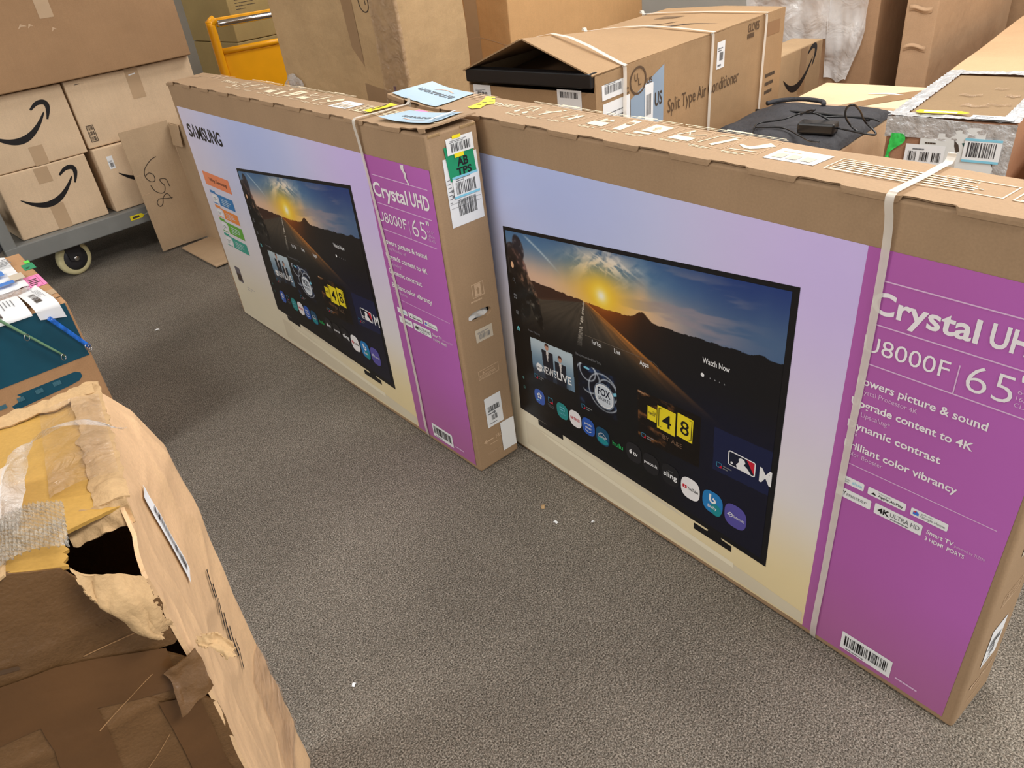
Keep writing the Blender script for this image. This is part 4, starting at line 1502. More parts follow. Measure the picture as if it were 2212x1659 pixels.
# ------------------------------------------------------------------ yellow platform truck and the cartons behind it
yt = empty('platform_truck', (-1.3465, 4.5056, 0), math.radians(30))
tag(yt, 'yellow platform truck with chrome push handle, carrying olive cartons', 'cart')
for x in (0.0, .62):
    m = MB()
    m.tube([(x - .018, 0, .10), (x - .018, 0, .90), (x - .016, 0, .965), (x + .012 * (1 if x == 0 else -1), 0, .985)], .024, YELLOWM, 14, sub=6)
    m.build('post', yt)
m = MB()
m.tube([(.012, -.004, .962), (.03, -.01, .962), (.58, -.01, .962), (.60, -.004, .962)], .017, CHROME, 16)
m.build('push_handle', yt)
m = MB()
m.box((.0, .012, .972), (.604, .03, .990), YELLOWM)
m.build('top_bar', yt, bevel=.003)
m = MB()
m.box((.006, -.004, .12), (.598, .004, .810), YELLOWM)
m.build('back_panel', yt, bevel=.002)
m = MB()
m.tube([(.004, 0, .826), (.60, 0, .826)], .016, YELLOWM, 12)
m.build('cross_rail', yt)
m = MB()
m.box((-.05, -.02, .14), (.65, .95, .18), YELLOWM)
m.build('deck', yt, bevel=.005)
for x, y in ((.05, .08), (.55, .08), (.05, .85), (.55, .85)):
    m = MB()
    mx = Matrix.Translation((x, y, .06)) @ Matrix.Rotation(math.pi / 2, 4, 'Y')
    m.lathe([(.03, -.018), (.058, -.016), (.06, 0), (.058, .016), (.03, .018)], BLACKPL, mx, 24)
    m.box((x - .03, y - .03, .118), (x + .03, y + .03, .142), DARKMETAL)
    m.build('caster', yt)

oc = at(505, 60, .87)
for k, (z0, h) in enumerate(((.181, .60), (.784, .60))):
    o, F = carton('storage_carton', oc, -47, .62, .55, h, KRAFT_OLIVE, z0, seed=20 + k, amp=.001)
    o.location = (oc + D(133) * .62).x, (oc + D(133) * .62).y, z0
    tag(o, ('lower olive carton with small print, on the yellow platform truck deck', 'upper olive carton with small print, above the chrome handle of the yellow truck')[k], 'box', 'olive cartons behind the yellow truck')
    p = F['right'].fresh()
    for j in range(2):
        y0 = h - .20 - .27 * j
        p.lines(.05, y0 + .05, .15, .07, 4, INKSOFT, .0008, 31 + j, t=.22)
        p.lines(.05, y0, .12, .035, 2, INKSOFT, .0008, 35 + j, t=.25)
    p.build('small_print', o)
    p = F['front'].fresh()
    p.lines(.30, h - .13, .20, .06, 3, INKSOFT, .0008, 39, t=.15)
    p.build('small_print', o)

# ------------------------------------------------------------------ tall cartons behind the television boxes
TAP = Vector((-.2535, 3.0912, 0)) + D(133) * .885
o, F = carton('tall_carton', TAP, -47, .885, .34, 1.42, cardboard('kraft_board_tall', (190, 160, 120), stain=.12, dents=.5), 0, amp=.008, freq=3.2, seed=31, n=14)
tag(o, 'tall upright carton with film wrapped edge, beside the yellow platform truck', 'box')
p = F['front'].fresh()
p.poly([(.56, .905), (.62, .835), (.62, 1.10), (.545, 1.12)], TAPE_DARK, .001)
p.build('packing_tape', o)
p = F['front'].fresh()
p.path([(.665, 1.12), (.670, 1.055), (.700, 1.035), (.725, 1.055), (.725, 1.12)], .004, INKSOFT, .0012, sub=6)
p.path([(.705, 1.12), (.708, 1.06)], .0035, INKSOFT, .0012)
p.build('handwriting', o)
p = F['front'].fresh()
p.poly([(.60, .77), (.80, .74), (.80, .64), (.60, .64)], TAPE_DARK, .001)
p.rect(.790, .700, .014, .07, mat('violet_mark', (96, 60, 110), rough=.5), .0016)
p.build('lower_tape', o)
m = MB()
m.grid(lambda a, b: (.735 + .156 * min(1, a * 1.12), -.006 - .006 * mnoise.noise(Vector((a * 6, b * 16, 1))) + (.05 * max(0, a - .9) * 10 * .3), .30 + 1.10 * b), 22, 60, GLOSSFILM)
m.build('stretch_wrap', o)
m = MB()
m.grid(lambda a, b: (.0 + .15 * a + .02 * mnoise.noise(Vector((a * 5, b * 5, 2))), -.012 - .03 * math.sin(a * math.pi) * math.sin(b * math.pi) - .02 * abs(mnoise.noise(Vector((a * 9, b * 9, 4)))), .705 + .085 * b * math.sin(.3 + a * 2.4)), 24, 16, FILM2)
m.build('loose_film', o)

TCP = Vector((.1905, 3.5638, 0)) + D(133) * .49
o, F = carton('tall_carton', TCP, -47, .49, 1.0, 1.36, cardboard('kraft_board_tall_bright', (214, 170, 119), stain=.07), 0, amp=.004, seed=33, n=12)
tag(o, 'tall brown carton standing behind the open end of the air conditioner box', 'box')
p = F['front'].fresh()
p.path([(.07, 1.08), (.10, 1.035), (.14, 1.03), (.17, 1.07)], .004, INKSOFT, .001, sub=6)
p.path([(.06, 1.00), (.11, .955), (.17, .935), (.20, .97)], .0035, INKSOFT, .001, sub=6)
p.build('handwriting', o)
tape_v(F['front'], o, .21, .085, .30, 1.3, TAPE)
p = F['front'].fresh()
p.path([(.0, .77), (.15, .79), (.27, .835), (.49, .80)], .003, CREAM_DIM, .001, sub=4)
p.build('crease_line', o)
TBP = TCP + D(133) * .447 + D(43) * .06
o, F = carton('tall_carton', TBP, -47, .425, .6, 1.42, cardboard('kraft_board_tall_dull', (176, 137, 100), stain=.12), 0, amp=.005, seed=35, n=12)
tag(o, 'tall carton with glossy film, between the two other tall cartons', 'box')
m = MB()
m.grid(lambda a, b: (.27 + .15 * a, -.004 - .008 * abs(mnoise.noise(Vector((a * 5, b * 14, 9)))), .30 + 1.0 * b), 14, 50, GLOSSFILM)
m.build('stretch_wrap', o)

# ------------------------------------------------------------------ split air conditioner carton, one end burst open
ACN, AW, AL, AH = Vector((.3337, 2.1563, 0)), .50, 1.167, .90
ac = empty('air_conditioner_box', ACN, math.radians(44))
tag(ac, 'long strapped air conditioner carton with its near end burst open', 'box')
# local x along the long face, y into the width, open end at x = 0
ACM = cardboard('kraft_board_long', (164, 134, 100), stain=.07)
wa = warp_fn(.004, 3.0, 44)


def ridge(x):
    """height of the lid's middle seam above the side walls"""
    return .086 * max(0.0, 1 - x / .95) ** 1.3 + .006


def lid_z(x, y):
    t = 1 - abs(y - .25) / .25
    return AH + ridge(x) * t + .010 * math.sin(max(0, min(1, (x - .45) / .3)) * math.pi) * t * (-1 if .45 < x < .75 else 0)


m = MB()
m.grid(lambda a, b: wa((AL * a, 0, AH * b)), 24, 12, ACM)
m.grid(lambda a, b: wa((AL, AW * a, AH * b)), 8, 12, ACM)
m.grid(lambda a, b: wa((AL * (1 - a), AW, AH * b)), 24, 12, ACM)
m.grid(lambda a, b: wa((0, AW * (1 - a), (AH - .045) * b)), 8, 12, ACM)
m.build('carton_walls', ac, solid=.005)
m = MB()
m.grid(lambda a, b: (-.012 + (AL + .010) * a + .05 * 0, .25 * b - .001, lid_z(AL * a, .25 * b) + .0035), 40, 10, ACM)
m.build('lid_flap', ac, solid=.004)
m = MB()
m.grid(lambda a, b: (-.02 + (AL + .018) * a, AW - .25 * b + .001, lid_z(AL * a, AW - .25 * b) + .003), 40, 10, ACM)
m.build('lid_flap', ac, solid=-.004)
m = MB()
m.box((-.016, .004, .868), (.02, AW - .004, .908), BLACKPL)
m.build('black_end_liner', ac, bevel=.004)
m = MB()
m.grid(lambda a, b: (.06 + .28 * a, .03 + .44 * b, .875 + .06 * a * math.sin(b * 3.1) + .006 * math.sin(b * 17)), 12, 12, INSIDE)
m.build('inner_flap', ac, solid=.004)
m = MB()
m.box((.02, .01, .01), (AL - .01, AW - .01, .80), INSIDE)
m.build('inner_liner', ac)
L_ = Print((0, 0, 0), (1, 0, 0), (0, 0, 1), (0, -1, 0), wa)
E_ = Print((0, AW, 0), (0, -1, 0), (0, 0, 1), (-1, 0, 0), wa)
INKB = mat('brown_black_print', (92, 72, 54), rough=.6, vary=.06)
q = L_.fresh()
q.text('Split Type Air Conditioner', .372, .714, .040, INKB, .0012, x1=.832, weight=.004)
q.build('product_lettering', ac)
q = L_.fresh()
q.path([(.205 + .040 * math.cos(g), .846 + .037 * math.sin(g)) for g in [2 * math.pi * k / 28 for k in range(29)]], .0065, INKB, .0012)
q.text('U', .187, .846, .020, INKB, .0012, x1=.203, weight=.01).text('L', .206, .832, .020, INKB, .0012, x1=.221, weight=.01).text('C', .140, .822, .017, INKB, .0012, x1=.157, weight=.02).text('US', .250, .826, .016, INKB, .0012, x1=.280, weight=.02)
q.build('listing_mark', ac)
q = L_.fresh()
q.text('GLOVES', .885, .862, .026, INKB, .0012, x1=.965, weight=.02).lines(.882, .842, .083, .016, 1, INKB, .0012, 5, t=.9)
q.build('caution_print', ac)
L_.fresh().lines(1.04, .62, .09, .09, 3, INKSOFT, .0010, 9, t=.4).build('small_print', ac)
q = L_.fresh()
q.rect(1.03, .825, .1, .045, mat('faded_brown_print', (148, 114, 82), rough=.7), .0009)
q.build('faded_print', ac)
barcode_label(L_, ac, .028, .828, .105, .042, 0, 81, bars=(.12, .35, .76, .5), rows=1)
barcode_label(L_, ac, .030, .735, .132, .083, 0, 83, bars=(.25, .08, .6, .4), rows=2)
barcode_label(L_, ac, .672, .784, .052, .085, 0, 85, bars=(.3, .3, .5, .3), rows=2)
q = L_.fresh()
q.poly([(.165, .70), (.345, .70), (.345, .864), (.165, .800)], SLATEBLUE, .0012)
sl = q.build('carrier_label', ac)
q = L_.fresh()
q.rect(.240, .70, .045, .125, WHITE, .0018).bars(.246, .735, .030, .06, GREYINK, .0023, n=8, seed=4)
q.build('barcode', sl)
q = L_.fresh()
q.text('US', .295, .752, .038, INKSOFT, .0018, x1=.335, weight=.02)
q.build('label_lettering', sl)
barcode_label(E_, ac, AW - .139, .800, .089, .060, 0, 87, bars=(.12, .62, .76, .28), rows=0)
barcode_label(E_, ac, .018, .815, .075, .042, 0, 89, bars=(.2, .25, .6, .25), rows=1)
for xs in (.128, .625, 1.0):
    m = MB()
    pth = [Vector((xs, AW + .004, .55)), Vector((xs, AW + .004, AH - .01)), Vector((xs, AW, AH + .008)), Vector((xs, AW * .5, lid_z(xs, .25) + .008)), Vector((xs, .004, AH + .010)), Vector((xs, -.006, AH + .004)), Vector((xs + .002, -.0095, AH - .02)), Vector((xs - .005, -.0085, .72)), Vector((xs - .012, -.008, .45)), Vector((xs - .014, -.006, .02))]
    pth = spline(pth, 4)
    m.grid(lambda a, b: pth[min(int(round(b * (len(pth) - 1))), len(pth) - 1)] + Vector(((a - .5) * .017, 0, 0)), 2, len(pth) - 1, STRAP)
    m.build('strap', ac)
q = Print((0, 0, 0), (1, 0, 0), (0, 1, 0), (0, 0, 1), lambda p: Vector((p.x, p.y, lid_z(p.x, p.y) + .0035)))
q.path([(.62, .30), (.66, .20), (.74, .14), (.78, .06)], lambda t: .002 + .010 * math.sin(math.pi * t), INKSOFT, .0012, sub=4)
q.path([(.64, .34), (.69, .24), (.76, .20)], lambda t: .001 + .006 * math.sin(math.pi * t), INSIDE, .0012, sub=4)
q.build('lid_tear', ac)
q = q.fresh()
for k in range(5):
    q.rect(.86 + .016 * k, .28, .009, .09, INKB, .0012)
q.build('lid_code_print', ac)

# ------------------------------------------------------------------ carton with the bag, charger and cables
cbR = Vector((1.2646, 2.3596, 0))
o, F = carton('low_carton', cbR + D(133) * .41 - D(43) * .46, -47, .41, 1.02, .60, cardboard('kraft_board_low', (234, 200, 162), stain=.06), 0, seed=51)
tag(o, 'low brown carton with white taped seam, under the black bag', 'box')
p = F['top'].fresh()
p.rect(.0, .645, .405, .016, WHITE, .001).rect(.0, .665, .405, .03, TAPE, .0009)
p.build('seam_tape', o)
p = F['top'].fresh()
p.poly([(.24, .66), (.405, .88), (.405, 1.0), (.31, .90), (.19, .68)], TAPE_DARK, .0012).path([(.22, .87), (.28, .89), (.34, .88)], lambda t: .004 + .016 * math.sin(math.pi * t), WHITE, .0016)
p.build('packing_tape', o)
bag = empty('laptop_bag', (cbR + D(133) * .2).to_tuple()[:2] + (.604,), math.radians(-47))
tag(bag, 'flat black fabric bag lying on the low carton', 'bag')
m = MB()


def bagtop(a, b):
    x, y = -.215 + .42 * a, .43 * b - .31
    e = min(a, 1 - a, b, 1 - b)
    return (x, y, .006 + .026 * min(1, e * 12) ** .5 + .010 * mnoise.noise(Vector((a * 5, b * 4, 3))) + .012 * math.exp(-((a - .25) / .12) ** 2 - ((b - .6) / .3) ** 2))


m.grid(bagtop, 44, 24, BLACKFAB)
m.build('bag_body', bag, solid=.004)
m = MB()
m.tube([(-.20, .04, .034), (-.17, .085, .036), (-.10, .105, .040), (-.03, .10, .038), (-.01, .07, .036)], .008, BLACKFAB, 8, sub=6)
m.build('carry_handle', bag)
for y in (.03,):
    m = MB()
    m.tube([(-.2, -.04, .03), (.0, -.05, .038), (.19, -.045, .03)], .004, BLACKPL, 6, sub=6)
    m.build('zip', bag)
ch = empty('laptop_charger', at(1765, 286, .64), math.radians(-40))
tag(ch, 'glossy black charger block with looped cable, on the black bag', 'charger')
m = MB()
m.box((-.055, -.026, .0), (.055, .026, .032), BLACKPL)
m.build('charger_block', ch, bevel=.006)
inv = Matrix.Translation(ch.location) @ Matrix.Rotation(math.radians(-40), 4, 'Z')
inv = inv.inverted()


def cab(pts, r=.0028):
    c_ = MB()
    c_.tube([inv @ at(x, y, z) for x, y, z in pts], r, BLACKPL, 8, sub=8)
    c_.build('cable', ch)


cab([(1806, 276, .655), (1830, 281, .655), (1875, 290, .65), (1892, 288, .65), (1868, 262, .68), (1858, 240, .73), (1845, 227, .77), (1830, 232, .76), (1826, 250, .71), (1835, 268, .67), (1850, 282, .655), (1865, 286, .65)])
cab([(1628, 278, .645), (1640, 266, .65), (1690, 258, .66), (1730, 245, .675), (1760, 245, .69), (1785, 256, .675), (1812, 272, .655)])
cab([(1632, 275, .645), (1690, 276, .645), (1725, 292, .645), (1748, 304, .645), (1770, 306, .645)])
cab([(1730, 248, .67), (1745, 240, .70), (1760, 237, .71), (1752, 243, .69)])
cab([(1780, 253, .66), (1830, 252, .66), (1880, 256, .66), (1900, 262, .655)])

# ------------------------------------------------------------------ carton edged with silver tape
sP = Vector((.9712, 1.7668, 0))
o, F = carton('taped_carton', sP, -45, .265, .50, .80, cardboard('kraft_board_ruddy', (170, 127, 99), stain=.1), 0, seed=61)
tag(o, 'carton edged with silver foil tape, carrying torn white labels', 'box')
TOPM = cardboard('kraft_board_taped_top', (140, 116, 86), stain=.08)
for nm, x0, y0, x1, y1 in (('left', -.002, -.002, .034, .502), ('right', .231, -.002, .267, .502), ('far', .03, .458, .235, .502), ('near', .03, -.002, .235, .030)):
    m = MB()
    m.grid(lambda a, b: (x0 + (x1 - x0) * a, y0 + (y1 - y0) * b, .8045 + .0025 * mnoise.noise(Vector((a * 3 * (x1 - x0) * 30, b * (y1 - y0) * 60, x0 * 9))) + .0016 * math.sin(b * (y1 - y0) * 260 + a * 3)), max(4, int((x1 - x0) * 120)), max(4, int((y1 - y0) * 120)), FOIL)
    m.build('foil_tape', o)
m = MB()
m.grid(lambda a, b: (-.002 + .269 * a, -.0035 - .0018 * mnoise.noise(Vector((a * 14, b * 5, 7))), .755 + .047 * b + .003 * math.sin(a * 6)), 40, 8, FOIL)
m.build('foil_tape', o)
m = MB()
m.grid(lambda a, b: (.236 + .031 * a, -.0035 - .0018 * mnoise.noise(Vector((a * 5, b * 18, 3))), .30 + .46 * b), 8, 40, FOIL)
m.build('foil_tape', o)
p = F['top'].fresh()
p.rect(.033, .030, .20, .43, TOPM, .0012)
p.build('clear_taped_top', o)
p = F['top'].fresh()
p.poly([(.048, .030), (.058, .018), (.150, .028), (.160, .040), (.140, .052), (.052, .046)], YELLOW_ST, .0085).rect(.066, .028, .07, .012, WHITE, .0092)
p.build('yellow_sticker', o)
p = F['top'].fresh()
p.rect(.170, -.002, .085, .030, WHITE, .0080)
p.lines(.178, .004, .066, .018, 2, GREYINK, .0085, 4)
p.build('edge_label', o)
for x, y, w in ((.09, .22, .05), (.15, .30, .03), (.17, .14, .05), (.12, .12, .06), (.19, .23, .03)):
    m = MB()
    m.grid(lambda a, b: (x + w * a, y + .02 * b + .006 * math.sin(a * 9), .8040 + .003 * math.sin(a * 7) * math.sin(b * 3.1)), 8, 4, GLOSSFILM)
    m.build('tape_wrinkle', o)
p = F['front'].fresh()
p.poly([(.078, .770), (.135, .771), (.150, .786), (.196, .788), (.210, .781), (.212, .742), (.238, .700), (.225, .640), (.085, .640), (.080, .70)], mat('torn_label_paper', (226, 228, 226), rough=.6, vary=.04), .0040)
p.lines(.090, .745, .05, .008, 1, INKSOFT, .0045, 3).poly([(.150, .758), (.160, .748), (.164, .734), (.158, .730), (.152, .744)], INKSOFT, .0045).poly([(.166, .752), (.178, .755), (.176, .738)], mat('dark_teal_print', (24, 84, 80), rough=.5), .0045)
p.build('torn_label', o)
a = barcode_label(F['front'], o, .050, .697, .085, .045, 0, 93, bars=(.1, .12, .8, .0), rows=0, off=.0050)
p = F['front'].fresh()
for k in range(3):
    p.bars(.058 + .026 * k, .704, .019, .022, INK, .0058, n=7, seed=3 + k)
p.lines(.066, .730, .04, .007, 1, GREYINK, .0058, 6)
p.build('barcode', a)
a = barcode_label(F['front'], o, .172, .712, .074, .053, 0, 95, edge=LABELBLUE, bars=(.1, .22, .8, .62), rows=0, off=.0060)
m = MB()
m.grid(lambda a, b: (.002 + .034 * a * (.6 + .4 * math.sin(b * 9)) + .012 * b, -.006 - .004 * mnoise.noise(Vector((a * 6, b * 14, 2))), .66 + .105 * b), 8, 24, GREENB)
m.build('green_tape', o)

# ------------------------------------------------------------------ cartons at the far right
bP = Vector((1.705, 2.755, 0))
o, F = carton('wide_carton', bP, -44, .85, 1.25, .645, cardboard('kraft_board_wide', (206, 172, 134), stain=.06), 0, seed=71)
tag(o, 'wide carton with bare top, behind the silver taped carton', 'box')
tP = Vector((1.727, 3.153, 0))
o, F = carton('upright_carton', tP + D(43) * .02, -47, .118, 1.1, 1.40, cardboard('kraft_board_slim', (180, 149, 118), stain=.08), 0, seed=73, amp=.003)
tag(o, 'slim upright carton with dented narrow edge, between the wide carton and the draped carton', 'box')
INDENT = mat('dent_shade', (150, 116, 86), rough=.8)
SLIM = MATS['kraft_board_slim']
for zz in (.98, .87, .80, .66, 1.08):
    m = MB()
    m.grid(lambda a, b: (.012 + .085 * a, -.0022 - .007 * math.sin(b * math.pi) ** 2 * math.sin(a * math.pi) ** .6, zz + .022 * b + .006 * math.sin(a * 5 + zz * 9)), 14, 8, SLIM)
    m.build('dent_ridge', o)
# carton under loose plastic sheeting
P0 = Vector((1.755, 3.36, 0)) + D(133) * .62
o, F = carton('draped_carton', P0, -47, .60, .55, 1.40, cardboard('kraft_board_draped', (172, 139, 108), stain=.08), 0, seed=75)
tag(o, 'tall carton half covered by cloudy plastic sheeting, behind the air conditioner box', 'box')
m = MB()


def drape(a, b):
    x = .56 * a
    lo = .505 + .44 * x + .012 * math.sin(x * 40) if x < .40 else (.505 + .01 * math.sin(x * 50) if x < .535 else .505 + (x - .535) * 6)
    z = 1.38 - (1.38 - lo) * (1 - b)
    x -= .035 * max(0, (x - .44) / .1) * max(0, (.72 - z) / .22)
    return (x, -.022 - .022 * mnoise.noise(Vector((a * 7, b * 3, 6))) - .010 * mnoise.noise(Vector((a * 19, b * 9, 2))), z)


m.grid(drape, 70, 60, FILM)
m.build('plastic_sheet', o)
sm = ACN + D(44) * 1.20 + D(134) * .10
o, F = carton('small_carton', sm, 43, .57, .14, .69, cardboard('kraft_board_small', (178, 150, 116), stain=.14), 0, seed=77)
tag(o, 'carton with dark smile print, between the air conditioner box and the draped carton', 'box')
p = F['front'].fresh()
smile(p, .215, .585, .285, INK)
p.build('smile_print', o)
tape_v(F['front'], o, .36, .06, .50, .685, TAPE_DARK)
o, F = carton('corner_carton', Vector((1.205, 1.545, 0)), -45, .5, .45, .74, cardboard('kraft_board_corner', (204, 168, 123), stain=.1), 0, seed=79)
tag(o, 'tan carton beside the silver taped carton, cut off by the photo edge', 'box')
o, F = carton('tall_carton', at(2178, 20, .62), -47, .7, .6, 1.4, KRAFT_DARK, 0, seed=81)
tag(o, 'tall brown carton standing at the far end of the wide carton', 'box')

# ------------------------------------------------------------------ teal banded carton at the left, with papers and fishing rods
KS = .8836                                              # sizes below were measured on a slightly larger box


def tz(z):
    return KS * z + .1524


tO = Vector((-1.7274, 1.4614, 0))
o, F = carton('printed_carton', tO, 38, .8 * KS, .66 * KS, .55, cardboard('kraft_board_teal_box', (190, 147, 106), stain=.1), 0, seed=91, amp=.002)
tag(o, 'brown carton with wide teal band and paper labels, between the cart and the torn carton', 'box')
p = F['front'].fresh()
m = MB()
m.grid(lambda a, b: F['front'].P((.05 + .743 * a) * KS, (tz(.262) + .02 * (1 - a) * 0) * (1 - b) + tz(.447) * b - .012 * (1 - a) * (1 - b) * 0, .001), 30, 8, TEAL)
m.build('teal_band', o)
p.poly([(.0, tz(.15)), (.70 * KS, tz(.188)), (.735 * KS, tz(.193)), (.748 * KS, tz(.203)), (.748 * KS, tz(.217)), (.735 * KS, tz(.226)), (.70 * KS, tz(.226)), (.0, tz(.222))], TEAL, .001)
s_ = p.build('teal_stripe', o)
p = F['front'].fresh()
for k_ in range(8):
    p.lines((.30 + .052 * k_) * KS, tz(.190 + .0022 * k_), .036, .014, 1, mat('pale_teal_print', (70, 118, 134), rough=.5), .0016, 3 + k_, t=.9)
p.build('stripe_print', s_)
p = F['top'].fresh()
p.rect(.774 * KS, .425 * KS, .036 * KS, .075 * KS, GREEN, .001).lines(.78 * KS, .44 * KS, .015, .02, 2, INK, .0015, 3)
p.build('green_sticker', o)
p = F['top'].fresh()
p.rect(.738 * KS, .215 * KS, .060 * KS, .135 * KS, PINK_ST, .001).frame(.748 * KS, .225 * KS, .040 * KS, .115 * KS, .001, mat('magenta_print', (190, 70, 140), rough=.5), .0015).lines(.755 * KS, .24 * KS, .03, .07, 4, INKSOFT, .0015, 4)
p.build('pink_sticker', o)
p = F['top'].fresh()
p.rect(.79 * KS, .505 * KS, .016 * KS, .03, mat('lime_tab', (110, 240, 90), rough=.4), .001)
p.build('lime_tab', o)
p = F['top'].fresh()
p.rect(.60 * KS, .055 * KS, .2 * KS, .004, INSIDE, .001).rect(.60 * KS, .10 * KS, .198 * KS, .05 * KS, TAPE, .0009)
p.build('flap_seam', o)
m = MB()
m.grid(lambda a, b: F['top'].P((.60 + .150 * a) * KS, (.245 + .40 * b) * KS, .003 + .008 * abs(mnoise.noise(Vector((a * 4, b * 9, 3))))), 20, 40, WHITE)
pouch = m.build('document_pouch', o)
p = Print(F['top'].o, F['top'].ux, F['top'].uy, F['top'].n)
BLUEP = mat('blue_print_bright', (70, 130, 210), rough=.4)
p.rect(.66 * KS, .40 * KS, .05 * KS, .05, BLUEP, .013).rect(.66 * KS, .29 * KS, .06 * KS, .03, BLUEP, .013).lines(.70 * KS, .50 * KS, .05, .08, 5, GREYINK, .013, 5).rect(.715 * KS, .31 * KS, .04 * KS, .06, GREYP, .0125)
p.build('pouch_print', pouch)
m = MB()
m.grid(lambda a, b: F['top'].P((.60 + .145 * a) * KS, (.155 + .085 * b) * KS, .003 + .014 * abs(mnoise.noise(Vector((a * 7, b * 4, 8))))), 20, 10, FILM2)
m.build('clear_pouch_edge', o)


def over_edge(u, s):
    """runs along the top towards the front edge (s > 0), then down the front (s < 0)"""
    if s > 0:
        return Vector((u, s, .5545 + .003 * math.sin(u * 40 + s * 20)))
    return Vector((u, -.0055, .554 + s))


oM = Matrix.Translation(tO) @ Matrix.Rotation(math.radians(38), 4, 'Z')


def sheet_over(name, quad, thick=.0006, parent=None, label=None, cat=None, bars_at=None):
    p00, p10, p11, p01 = [Vector((a, b, 0)) for a, b in quad]
    f = lambda a, b: (p00 * (1 - a) + p10 * a) * (1 - b) + (p01 * (1 - a) + p11 * a) * b
    mb = MB()
    mb.grid(lambda a, b: over_edge(f(a, b).x, f(a, b).y) + Vector((0, -.006 * max(0, a - .8), .002 + .005 * math.sin(a * 3.1) * (f(a, b).y > .02))), 24, 24, WHITE)
    ob = mb.build(name, parent)
    pr = Print((0, 0, 0), (1, 0, 0), (0, 1, 0), (0, 0, 1), lambda q: over_edge(f(q.x, q.y).x, f(q.x, q.y).y) + Vector((0, -.0016, .0035 + .005 * math.sin(q.x * 3.1) * (f(q.x, q.y).y > .02))))
    if bars_at:
        for k in range(4):
            pr.lines(.12 + .02 * k, .60 - .1 * k * 0 + .07 * k, .7, .04, 1, GREYINK, .0, 6 + k)
        pr.bars(*bars_at, INKSOFT, .0, n=12, seed=8)
        pr.build('paper_print', ob)
    return ob


ps = sheet_over('paper_sheet', [(.700 * KS, .165 * KS), (.713 * KS, -.030), (.782 * KS, -.045), (.763 * KS, .225 * KS)], bars_at=(.30, .25, .42, .28))
ps.matrix_world = oM
tag(ps, 'loose white paper slip hanging over the teal carton edge', 'paper')
sl2 = sheet_over('shipping_label', [(.56 * KS, .150), (.56 * KS, -.010), (.700 * KS, -.012), (.698 * KS, .150)], parent=o, bars_at=(.45, .30, .40, .20))


def rod(name, u0, z0, u1, z1, m, label, rings, r0, r1, banded=None):
    mb = MB()
    A, B = Vector((u0 * KS, -.016, tz(z0))), Vector((u1 * KS, -.014, tz(z1)))
    mb.tube([A.lerp(B, t / 12) for t in range(13)], lambda t: r0 + (r1 - r0) * t, m, 10)
    ob = mb.build(name)
    ob.matrix_world = oM
    tag(ob, label, 'fishing rod', 'fishing rods leaning on the teal carton')
    for t in rings:
        c_ = A.lerp(B, t)
        mb = MB()
        mb.tube([c_ + Vector((.006 * math.cos(g) - .002, -.008 + .004 * math.cos(g), .009 * math.sin(g) - .004)) for g in [2 * math.pi * k / 16 for k in range(17)]], .0011, CHROME, 6)
        mb.build('line_guide', ob)
    return ob


rod('fishing_rod', .52, .62, .728, .294, mat('green_lacquer', (120, 160, 122), rough=.3, vary=.06, spec=.6), 'thin green fishing rod resting on the teal carton front', (.68, .985), .0050, .0030)
rod('fishing_rod', .735, .424, .802, .293, mat('blue_lacquer', (36, 112, 214), rough=.22, vary=.45, scale=60, spec=.7), 'short bright blue rod tip below the paper slip', (.93, .99), .0066, .0058)

# ------------------------------------------------------------------ torn carton in the foreground
dN, DYAW, DL, DW, DZ = Vector((-.3643, .5214, 0)), 28.0, .62, .346, .845
dm = empty('torn_carton', dN, math.radians(DYAW))
tag(dm, 'battered brown carton with torn open corner, bubble wrap lying on its top', 'box')


def crumple(p, k=1.0):
    q = Vector(p)
    a = mnoise.noise_vector(q * 5.0 + Vector((3, 1, 7))) * .008
    b = mnoise.noise_vector(q * 16.0 + Vector((9, 2, 4))) * .0032
    r = (1 - abs(mnoise.noise(q * 9.0 + Vector((1, 8, 2))))) ** 6 * .006
    return q + (a + b + Vector((r * .6, -r * .6, r * .3))) * k


def bulge(y, z):
    return .050 * min(1.0, max(0, (DZ - z) / .11)) ** .7 * min(1.0, max(0, y / (DW * .93))) ** 3.2 + .002 * math.sin(min(1, y / DW) * math.pi) * min(1, max(0, (DZ - z) / .2))


def top_z(x, y):
    t = max(0.0, -x)
    near = .040 * min(1, t / .10) * (1 - y / DW) ** 1.3
    return DZ + .012 * (y / DW) + near - .010 * min(1, t / .2) * (y / DW)


def front_pt(a, z):
    """a from 0 at the right edge to 1 at the left end"""
    x = -DL * a
    top = top_z(x, 0)
    zz = z * top / DZ
    return crumple((x, -.012 * math.sin(min(1, zz / DZ) * math.pi) * math.sin(min(1, a * 2) * math.pi * .5), zz))


def jag(t, k):
    return mnoise.noise(Vector((t * 90, k, 3.3))) * .6 + mnoise.noise(Vector((t * 260, k, 1.7))) * .4


def notch(z):
    """how far the torn holes on the corner bite into the front wall"""
    g = .022 * math.exp(-((z - .752) / .012) ** 2) + .026 * math.exp(-((z - .686) / .016) ** 2) + .006 * math.exp(-((z - .80) / .05) ** 2)
    return max(0.0, g * (1 + .35 * jag(z, 2)) - .002)


def front_cut(x):
    """the front wall is torn away below the hole: cut height at distance x from the corner"""
    return DZ - (.055 * max(0, 1 - x / .056) ** .6 * (1 + .18 * jag(x, 4)) if x < .056 else 0)


def side_cut(y):
    return DZ - (.030 * max(0, 1 - y / .085) ** .7 * (1 + .30 * jag(y, 6)) if y < .085 else 0)


def hole_x(y):
    """left rim of the hole in the top"""
    return (.052 * (1 - max(0, (y - .045) / .040) ** 2) + .006 * jag(y, 8)) if y < .085 else 0.0


